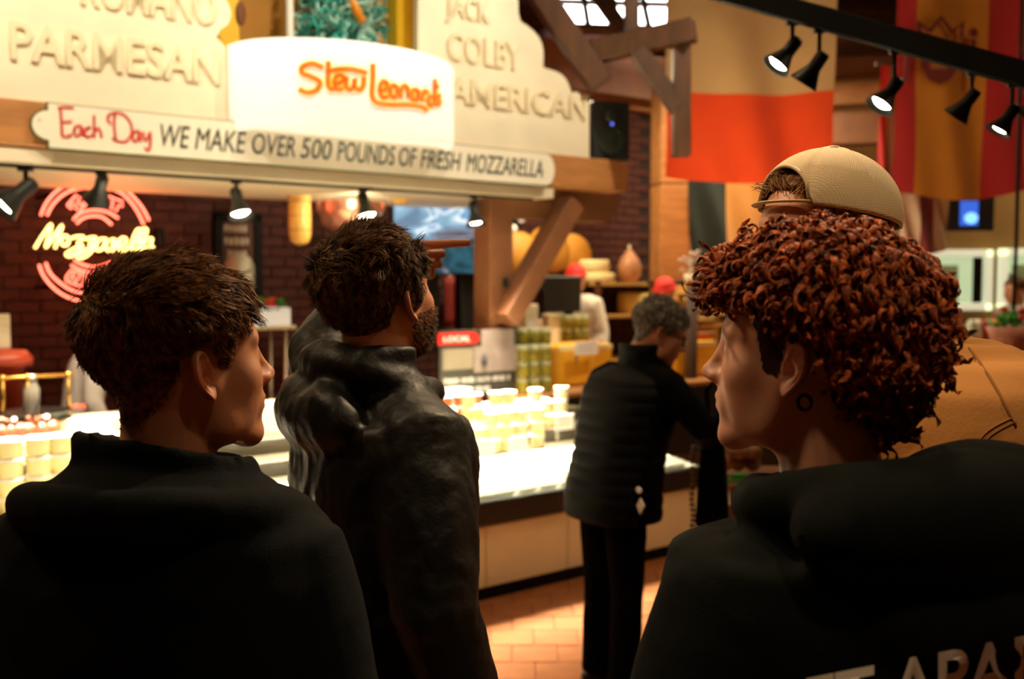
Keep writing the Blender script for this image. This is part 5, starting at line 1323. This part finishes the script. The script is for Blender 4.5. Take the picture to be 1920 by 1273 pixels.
# short beard: shell and stubble strands on jaw and cheeks
def beard(p, m, n=3800):
    me = p['hm']; bvh = BVHTree.FromPolygons([v.co for v in me.vertices], faces(me)); pts, nn = [], []
    c = Vector((0, .02, -.06))
    while len(pts) < n:
        v = Vector((rng.normal(), rng.normal(), rng.normal()-.3)).normalized(); h = bvh.ray_cast(c+v*.2, -v)
        if h[0] is None: continue
        q = h[0]
        if q.z < -.03-.0*abs(q.x) and q.y > .0 and not (abs(q.x) < .024 and -.075 < q.z < -.05) and not (abs(q.x) < .05 and q.z > -.045 and q.y > .05): pts.append(q[:]); nn.append(v[:])
    p0, n0 = np.array(pts), np.array(nn); t = np.linspace(0, 1, 4); d = n0*.6+np.array([0, .2, -1])[None]*.8+rng.normal(size=p0.shape)*.3
    d /= np.linalg.norm(d, axis=1)[:, None]; P_ = p0[:, None]+d[:, None]*(.010*t)[None, :, None]
    V, Fq = strands(P_, .0007*np.ones((len(p0), 1))*(1-.7*t[None])); V = np.c_[V, np.ones(len(V))] @ np.array(p['MH']).T
    from_np('beard', V[:, :3], Fq, m, p['root'])
beard(Bm, HB)
def exB(b, k, p):
    y = p['lean']*k
    ring_roll(b, (0, y-.01*k, 1.475*k), .098*k, .092*k, .03*k, -.03*k, rr=lambda a: (.026+.012*max(0, -math.sin(a)))*k)
    b.ell((-.01*k, y-.115*k, 1.415*k), (.16*k, .055*k, .065*k), 20); b.ell((-.05*k, y-.12*k, 1.45*k), (.07*k, .04*k, .035*k), 14); b.ell((.06*k, y-.12*k, 1.44*k), (.07*k, .04*k, .04*k), 14)
    b.loft([[Vector(((x+.012*math.cos(a))*k, y+(-.02+.05*math.sin(a))*k, z*k)) for a in [2*PI*i/16 for i in range(16)]] for z, x in ((1.44, .095), (1.50, .093), (1.535, .09))])
jB = top(Bm, NYLON, ex=.022, voxel=.008, extra=exB, fold=.0065, freq=7.5, fine=.3, stretch=(1, 1, .8), seed=8, zt=1.44, sleeves=(.078, .066, .05))
trousers(Bm, JEAN, SHOE)
a = Bm['J']['L']
MB().tube([a[0].lerp(a[1], .1)+Vector((-.04, -.02, .05)), a[0].lerp(a[1], .5)+Vector((-.03, 0, .07)), a[1]+Vector((0, 0, .062))], .004, 6).build('reflective_piping', mat('piping_red', '#7A3A28', .5), Bm['root'])

# --- D: capped man in tan jacket
Dm = person('tall man in tan canvas jacket wearing a beige mesh cap backwards', 1538, 450, 1.56, -66, -112, pitch=4, lean=.05, fwd=.17, hs=1.02, sh=1.0, drop=.085)
HD = hair_mat('hair_light_brown', '#4A2C16', '#A87848')
MHd = Dm['MH']
CAPM = bpy.data.materials.new('beige_mesh_fabric'); CAPM.use_nodes = True
N = CAPM.node_tree.nodes; L = CAPM.node_tree.links; b_ = N['Principled BSDF']; b_.inputs['Base Color'].default_value = (*lin('#CDB68E'), 1); b_.inputs['Roughness'].default_value = .75
wv = N.new('ShaderNodeTexVoronoi'); wv.inputs['Scale'].default_value = 420; wv.inputs['Randomness'].default_value = 0; tc = N.new('ShaderNodeTexCoord'); L.new(tc.outputs['Object'], wv.inputs['Vector'])
bp = N.new('ShaderNodeBump'); bp.inputs['Strength'].default_value = .5; bp.inputs['Distance'].default_value = .002; L.new(wv.outputs[0], bp.inputs['Height']); L.new(bp.outputs[0], b_.inputs['Normal'])
def cap_pt(az, el, g=0):                        # az 0 = face side
    c = Vector((0, -.012, .034)); bulge = 1+.03*math.sin(el*2)
    return c+Vector((math.sin(az)*math.cos(el)*(.090+g)*bulge, math.cos(az)*math.cos(el)*(.112+g)*bulge, math.sin(el)*(.102+g)))
cp = MB(); vs = []; fs = []; na, ne = 96, 26
def el0(az):
    a = abs((az+PI) % (2*PI)-PI); base = .10-.20*(1-math.cos(a))/2
    if a < .72: base = max(base, .16+.56*math.sqrt(max(0, 1-(a/.72)**2)))
    return base
for i in range(na):
    az = 2*PI*i/na
    for j in range(ne+1):
        el = el0(az)+(PI/2-.001-el0(az))*j/ne; seam = .0
        ph = (az/(2*PI)*6) % 1; seam = .0018*math.exp(-((ph-.5)/.03)**2)
        vs.append(MHd @ cap_pt(az, el, seam))
for i in range(na):
    for j in range(ne): a = i*(ne+1)+j; b2 = ((i+1) % na)*(ne+1)+j; fs.append((a, b2, b2+1, a+1))
cp.add(vs, fs, True); o = cp.build('cap_crown', CAPM, Dm['root']); sm = o.modifiers.new('s', 'SOLIDIFY'); sm.thickness = .0025
CAPS = mat('cap_strap', '#BFA67C', .5)
cb_ = MB(); cb_.tube([MHd @ cap_pt(a, .125, .001) for a in [(-.74+1.48*i/12) for i in range(13)]], .009, 8, flat=.25); cb_.build('snap_strap', CAPS, Dm['root'])
cb_ = MB(); cb_.tube([MHd @ cap_pt(a, .16+.56*math.sqrt(max(0, 1-(a/.72)**2)), .001) for a in [(-.72+1.44*i/20) for i in range(21)]], .003, 8); cb_.build('opening_trim', CAPS, Dm['root'])
MB().lathe([(0.0, -.002), (.011, -.001), (.012, .003), (.008, .006), (0.0, .007)], (0, -.012, .136), 14, M=MHd, caps=False).build('cap_button', CAPM, Dm['root'])
br = MB(); rows = []
for j in range(9):
    v_ = j/8; rows.append([MHd @ (Vector((0, -.012, .034))+Vector((math.sin(PI+t)*(.088+.008*v_)*1.0, math.cos(PI+t)*(.108+.058*v_*math.cos(t*.9)), -.004-.030*v_*v_-.012*abs(math.sin(t))*0-.02*math.sin(abs(t))*.5-.03))) for t in [(-1.1+2.2*i/16) for i in range(17)]])
br.loft(rows, caps=False, closed=False); o = br.build('cap_brim', CAPM, Dm['root']); sm = o.modifiers.new('s', 'SOLIDIFY'); sm.thickness = .003
short_hair(Dm['hm'], MHd, Dm['root'], HD, [(.13, .066), (.08, .060), (.066, .045), (.05, .036), (.036, .028), (.026, -.01), (.012, -.012), (.004, .016), (-.03, .012), (-.042, -.045), (-.07, -.078), (-.14, -.085)], lambda q: .004+.006*sstep(q[:, 1], .04, .08), lambda q: .012+.016*sstep(q[:, 1], .05, .08), lambda q: np.stack([q[:, 0]*8+.6, .3+0*q[:, 0], .3-sstep(-q[:, 1], -.02, .02)], 1), n=4200, rad=.0009, mess=.6, lift=.5, lump=.002, clumps=400, seed=5)
brows(Dm, HD)
def exD(b, k, p):
    y = p['lean']*k
    ring_roll(b, (0, y+.02*k, 1.45*k), .098*k, .092*k, .024*k, .012*k)
    b.ell((0, y-.05*k, 1.40*k), (.17*k, .085*k, .06*k), 18)
jD = top(Dm, TAN, ex=.045, voxel=.009, extra=exD, fold=.006, freq=4, stretch=(1.6, 1.6, .5), seed=11, sleeves=(.088, .074, .055), shoulders=.09, zt=1.445)
trousers(Dm, JEAN, SHOE)
bvD = BVHTree.FromPolygons([v.co for v in jD.data.vertices], faces(jD.data))
def on_garment(p, bv, pts, r, nm, m, lift=.001, flat=.5):
    Wi = p['Wi']; o = Wi @ Vector((0, 0, H)); q = []
    for x, y in pts:
        d = Wi.to_3x3() @ ray(x, y); h = bv.ray_cast(o, d.normalized())
        if h[0] is not None: q.append(h[0]+h[1]*lift)
    if len(q) > 1: MB().tube(q, r, 6).build(nm, m, p['root'])
SEAM = mat('tan_seam', '#8A5A28', .8)
on_garment(Dm, bvD, catmull([(1905, 790), (1860, 815), (1835, 845), (1800, 890)], 6), .0012, 'yoke_seam', SEAM)
on_garment(Dm, bvD, catmull([(1898, 783), (1853, 808), (1826, 840), (1790, 885)], 6), .0012, 'yoke_stitch', SEAM)
on_garment(Dm, bvD, catmull([(1790, 620), (1850, 700), (1905, 800)], 6), .0015, 'armhole_seam', SEAM)

# --- C: curly red-brown hair, black hoodie
Cm = person('curly auburn-haired person in black lettered hoodie at the right, facing left', 1507, 664, 1.15, -24, -63, pitch=3, lean=.04, fwd=.035, skin=SKINP, hs=.99, neck=.052, sh=.92, drop=.05)
HC1 = hair_mat('hair_auburn', '#3A1408', '#C2622A', .55); HC2 = hair_mat('hair_stubble', '#2A140C', '#3A1E12', .6)
me = Cm['hm']; MHc = Cm['MH']; bvh = BVHTree.FromPolygons([v.co for v in me.vertices], faces(me))
LC = [(.13, .062), (.085, .060), (.07, .060), (.05, .062), (.03, .060), (.0, .050), (-.025, .03), (-.045, -.0), (-.07, -.06), (-.09, -.085), (-.14, -.10)]
STB = [(.13, .078), (.08, .075), (.066, .052), (.05, .036), (.040, .028), (.030, -.018), (.012, -.022), (.004, .016), (-.03, .012), (-.042, -.045), (-.07, -.078), (-.14, -.085)]
STB = [(a_, b_-.007) for a_, b_ in STB]
cv, cf = cap_shell(me, STB, lambda q: .0006+0*q[:, 0], 0, 0); V = np.c_[cv, np.ones(len(cv))] @ np.array(MHc).T
from_np('shaved_hair', V[:, :3], cf, HC2, Cm['root'])
TC_ = lambda q: .010+.014*sstep(q[:, 2], .03, .09)+.003*sstep(-q[:, 1], .02, .09)+.012*sstep(q[:, 1], .04, .09)
cv, cf = cap_shell(me, LC, lambda q: TC_(q)*.62, .010, 4)
p, nn = scalp(bvh, 6800, LC); n = len(p)
th = TC_(p)*sstep(p[:, 2]-pw(p[:, 1], LC), -.005, .03)+.006
parts = [(cv, cf)]
cen = p+nn*(th*rng.uniform(.35, 1.0, n))[:, None]
flow = np.stack([p[:, 0]*3, -.5-.8*sstep(-p[:, 1], -.02, .06)+1.6*sstep(p[:, 1], .03, .08), -.8*sstep(-p[:, 1], -.03, .07)-.25+0*p[:, 0]], 1)+rng.normal(size=(n, 3))*.55
flow = flow-nn*(flow*nn).sum(1)[:, None]*.75; flow /= np.linalg.norm(flow, axis=1)[:, None]
K_ = 12; t = np.linspace(0, 1, K_); Ln = rng.uniform(.022, .05, n); R_ = rng.uniform(.005, .010, n); turns = rng.uniform(.9, 2.0, n); ph = rng.uniform(0, 6.28, n)
x_ = np.cross(flow, nn); x_ /= np.linalg.norm(x_, axis=1)[:, None]; y_ = np.cross(flow, x_)
for off, rr in ((0, .0013), (.3, .0011), (-.3, .0011), (.65, .0010), (-.65, .0010)):
    a = ph[:, None]+2*PI*turns[:, None]*t[None]+off
    C_ = cen[:, None]+flow[:, None]*(Ln[:, None]*t[None])[..., None]+nn[:, None]*(.010*np.sin(t*2.2)[None]*np.ones((n, 1)))[..., None]
    C_ = C_+x_[:, None]*(R_[:, None]*np.cos(a)*(1-.3*t)[None])[..., None]+y_[:, None]*(R_[:, None]*np.sin(a)*(1-.3*t)[None])[..., None]
    sv, sf = strands(C_, rr*np.ones((n, 1))*(.6+.6*np.sin(PI*np.clip(t*1.05, 0, 1)))[None]**1.0)
    parts.append((sv, sf))
V, Fs = join_parts(parts); V = np.c_[V, np.ones(len(V))] @ np.array(MHc).T
from_np('curly_hair', V[:, :3], Fs, HC1, Cm['root'])
# one loose ring of hair at the brow
MB().tube([P(x, y, 1.02) and (Cm['Wi'] @ P(x, y, 1.07)) for x, y in catmull([(1322, 520), (1312, 545), (1300, 552), (1285, 545), (1278, 528)], 5)], .0009, 5).build('loose_curl', HC1, Cm['root'])
brows(Cm, HC1)
MB().tube([MHc @ Vector((-.083+.0*i, -.020-.007*math.cos(2*PI*i/14), -.045+.008*math.sin(2*PI*i/14))) for i in range(15)], .0022, 8).build('earring', BLACK, Cm['root'])
def exC(b, k, p):
    y = p['lean']*k
    ring_roll(b, (.005*k, y-.02*k, 1.462*k), .118*k, .108*k, .034*k, -.022*k, rr=lambda a: (.030+.014*max(0, -math.sin(a)))*k)
    b.ell((.02*k, y-.125*k, 1.455*k), (.19*k, .085*k, .07*k), 24); b.ell((.12*k, y-.09*k, 1.475*k), (.12*k, .08*k, .05*k), 18)
    b.ell((.03*k, y-.14*k, 1.36*k), (.15*k, .055*k, .09*k), 20)
jC = top(Cm, HOODB, ex=.035, voxel=.008, extra=exC, fold=.008, freq=4, stretch=(1, 1, 1.2), seed=21, sleeves=(.085, .072, .05), shoulders=.085, zt=1.43, name='hoodie')
trousers(Cm, JEAN, SHOE)
bvC = BVHTree.FromPolygons([v.co for v in jC.data.vertices], faces(jC.data))
tm_ = textmesh('SET APART', 1, 1, extrude=.0, offset=.018)
co, _ = arrays(tm_); Wi = Cm['Wi']; o_ = Wi @ Vector((0, 0, H)); out = co.copy(); last = None
for i, q in enumerate(co):
    x = 1452+590*q[0]; y = 1282-.195*(x-1452)+108*(1-q[2])
    d = (Wi.to_3x3() @ ray(x, y)).normalized(); h = bvC.ray_cast(o_, d)
    if h[0] is not None: last = (h[0]-o_).length; out[i] = (o_+d*(last-.003))[:]
    else: out[i] = (o_+d*((last or 1.0)-.003))[:]
setco(tm_, out); tm_.materials.append(mat('print_white', '#EDE6DA', .7)); obj('back_lettering', tm_, Cm['root'])['label'] = 'off-white capital lettering across the back'

# --- E: older man in quilted vest
E = person('older grey-haired man with glasses and black quilted vest bending over the counter', 1238, 622, 4.0, 58, 92, pitch=-22, lean=.16, hs=1.05, near=True, sh=1.25,
           armR=[P(1318, 800, 3.75), P(1335, 850, 4.15)], armL=None)
HE = hair_mat('hair_grey', '#4E463E', '#A79E92')
short_hair(E['hm'], E['MH'], E['root'], HE, HAIRLINE, lambda q: .003+.008*sstep(q[:, 2], -.02, .06), lambda q: .012+.01*sstep(q[:, 2], .0, .06), combA, n=5000, rad=.0012, mess=.4, lift=.3, lump=.002, clumps=400, seed=6)
brows(E, HE)
g = MB()
for s in (-1, 1):
    g.tube([E['MH'] @ Vector((s*.033+.024*math.cos(a), .1-.012*abs(math.cos(a)), -.002+.018*math.sin(a))) for a in [2*PI*i/18 for i in range(19)]], .0025, 6)
    g.tube([E['MH'] @ Vector(q) for q in ((s*.056, .09, .004), (s*.082, .05, .006), (s*.085, -.03, .006))], .0025, 6)
g.tube([E['MH'] @ Vector(q) for q in ((-.009, .102, .002), (.009, .102, .002))], .0025, 6); g.build('glasses', BLACKP, E['root'])
top(E, SWEAT, ex=.012, voxel=.01, fold=.005, name='sweater', zt=1.47, sleeves=(.068, .06, .05))
k = E['k']; vt = MB(); zs = [.80+.66*i/110 for i in range(111)]
vt.loft(torso_rings(.052, E['lean'], k, zs=zs, n=48, sh=.98, mod=lambda z: .006*abs(math.sin((z-.80)*PI/.058))**.7-.04*max(0, (z-1.40)/.06)))
vt.build('quilted_vest', VEST, E['root'])
y = E['lean']*k
MB().loft([[Vector((rx*math.cos(a)*k, y+(-.01+rx*.9*math.sin(a))*k, z*k)) for a in [2*PI*i/30 for i in range(30)]] for z, rx in ((1.41, .13), (1.46, .11), (1.52, .10), (1.555, .105), (1.56, .095), (1.50, .088))], caps=False).build('vest_collar', VEST, E['root'])
trousers(E, JEAN, SHOE)
for (x, y_, r_, sh_) in ((1198, 919, 8, 0), (1201, 949, 12, 1)):
    q = E['Wi'] @ P(x, y_, 3.70)
    if sh_: MB().prism([(q.x-.02, q.z), (q.x, q.z+.03), (q.x+.022, q.z+.005), (q.x, q.z-.03)], q.y-.003, q.y+.003).build('white_tag', PAPER, E['root'])
    else: MB().ell((q.x, q.y, q.z), (.018, .006, .012), 10).build('tag_clip', PAPER, E['root'])

# --- tote bag standing in for the dark strip between the older man and the curly person
q0 = P(1338, 780, 3.95)
bg = thing('tote_bag', 'long black tote bag with a patterned strap at the older man\'s right side', 'bag', (q0.x, q0.y, P(1340, 985, 3.95).z), -.3)
bh = q0.z-bg.location.z
MB().loft([[Vector((x*w_, y*.05, z)) for x, y in ((-1, -1), (1, -1), (1, 1), (-1, 1))] for z, w_ in ((0, .055), (.02, .062), (bh*.5, .05), (bh, .03))], smooth=False).build('bag_body', SWEAT, bg)
sp_ = MB()
for i in range(16): sp_.ell((-.075+.012*math.sin(i*.9)*.3, -.03, .0+i*.021), (.012, .008, .009), 8)
tag(sp_.build('beaded_strap', mat('strap_beige', '#9A7E52', .6, vary=.4, vscale=60), bg), kind='stuff')
MB().tube([(-.02, 0, bh-.02), (-.03, 0, bh+.10), (.0, 0, bh+.14), (.03, 0, bh+.10), (.02, 0, bh-.02)], .01, 8).build('handle', SWEAT, bg)

# --- counter workers
def worker(label, x, y, d, th, hh, capc, pitch=-5, shirt='#D8CFC0', hair=HB, lean=.05, arm=None, kerch=True, hs=1.0):
    w = person(label, x, y, d, th, hh, pitch=pitch, near=False, lean=lean, armL=arm, legs=True, hs=hs)
    if capc:
        M_ = w['MH']; c = MB(); c.ell((0, -.012, .045), (.088, .108, .088), 18, M_); c.tube([M_ @ Vector((.088*math.cos(a), -.012+.108*math.sin(a), .03)) for a in [2*PI*i/20 for i in range(21)]], .012, 8)
        me = remesh(c, .008, 2); me.materials.append(capc); obj('red_cap', me, w['root'])
        q = MB().tube([M_ @ Vector(v) for v in ((0, -.11, .02), (.02, -.14, -.03), (.03, -.15, -.08))], [.02, .018, .008], 8, flat=.5); q.build('cap_tail', capc, w['root'])
    else: short_hair(w['hm'], w['MH'], w['root'], hair, HAIRLINE, TB_, lambda q: .012+0*q[:, 0], combB, n=1200, rad=.0018, clumps=100)
    top(w, mat('shirt_'+shirt[1:], shirt, .8, vary=.05), ex=.015, voxel=.012, name='shirt'); trousers(w, GREYJ, SHOE); return w
CAPR = mat('cap_red', '#D92A22', .7)
worker('counter worker in red cap behind the dark register screen', 1080, 522, 8.9, 200, 165, CAPR)
worker('counter worker in red cap and white shirt behind the older man', 1246, 548, 8.6, 235, 215, CAPR, shirt='#F6F2E8', pitch=-15)
worker('worker in white shirt bending at the far left under the neon sign', 196, 618, 5.9, 60, 70, None, shirt='#D6CCC4', lean=.10, pitch=-20)
worker('distant dark-haired person in grey shirt at the right edge', 1902, 545, 9.6, 240, 250, None, shirt='#A79C98')
# ------------------------------------------------------------------ lights of the hall (ceiling lamps above and behind the visitors, and over the counter; added spots on visitors and kettle)
# counter lights: strip lamps under the canopy over the open case
for s_ in (-1.6, -.3, 1.0):
    o = lamp('case_strip_light', 'AREA', Wd(s_, 1.0, 2.15), 120, (1, .88, .64), .5, Wd(s_, .62, .5)); o.data.spread = math.radians(66)
# ceiling floods washing the cream boards and the sign
for s_, p_, ts_ in ((-2.6, 300, -1.9), (-1.0, 120, -.9), (2.3, 260, 1.3), (.3, 110, .2)):
    lamp('ceiling_flood', 'SPOT', Wd(s_, -.7, 4.7), p_, (1, .88, .66), .05, Wd(ts_, 1.25, 2.8), 62, .6)
# warm lamps over the aisle
for q, p_ in (((3.6, 4.6, 4.4), 30), ((-2.4, 1.6, 4.4), 50), ((.2, 4.0, 4.4), 22)):
    lamp('aisle_lamp', 'AREA', q, p_, (1, .70, .38), .5, (q[0], q[1], 0))
for q, tq, p_ in (((1.3, 2.9, 3.5), (-.30, 1.2, 1.55), 290), ((.5, 3.1, 3.6), (-.15, 1.8, 1.6), 60), ((-1.0, 2.2, 3.6), (.40, 1.1, 1.55), 130), ((.8, .1, 4.3), (.45, 1.1, 1.3), 150), ((2.2, 1.2, 4.2), (.7, 1.6, 1.6), 70)):
    lamp('added_visitor_spot', 'SPOT', q, p_, (1, .72, .42), .10, tq, 34, .8)  # unseen spots added to brighten the visitors and the hoodie lettering
# counter work lights at the back
lamp('work_light', 'AREA', Wd(2.6, 2.2, 3.4), 60, (1, .82, .52), .6, Wd(2.6, 2.1, 0))
lamp('work_light', 'AREA', Wd(4.4, 1.6, 3.6), 70, (1, .82, .52), .6, Wd(4.4, 1.6, 0))
lamp('added_kettle_spot', 'SPOT', Wd(.3, 1.5, 2.1), 40, (1, .8, .55), .04, Wd(.6, 2.5, 2.05), 70, .5)  # unseen spot added only to brighten the copper kettle
# flag uplight
lamp('flag_lamp', 'SPOT', P(1395, 430, 6.4), 50, (1, .6, .3), .2, P(1400, 230, 7.8), 75, .9)
lamp('flag_lamp', 'SPOT', P(1790, 420, 6.2), 4, (1, .6, .3), .2, P(1790, 250, 7.6), 70, .9)
lamp('hall_lamp', 'AREA', (6.5, 9.5, 4.6), 60, (1, .68, .36), 1.0, (6.5, 10, 0))
lamp('hall_lamp', 'AREA', (2.2, 11, 4.6), 28, (1, .68, .36), 1.0, (2.2, 11.5, 0))
lamp('kitchen_lamp', 'AREA', (7.5, 11.3, 3.6), 25, (.95, 1, .7), .6, (7.5, 12.3, 1.8))
print('built in %.1fs' % (time.time()-T0), 'objects', len(bpy.data.objects), 'tris', sum(len(o.data.polygons) for o in bpy.data.objects if o.type == 'MESH'))
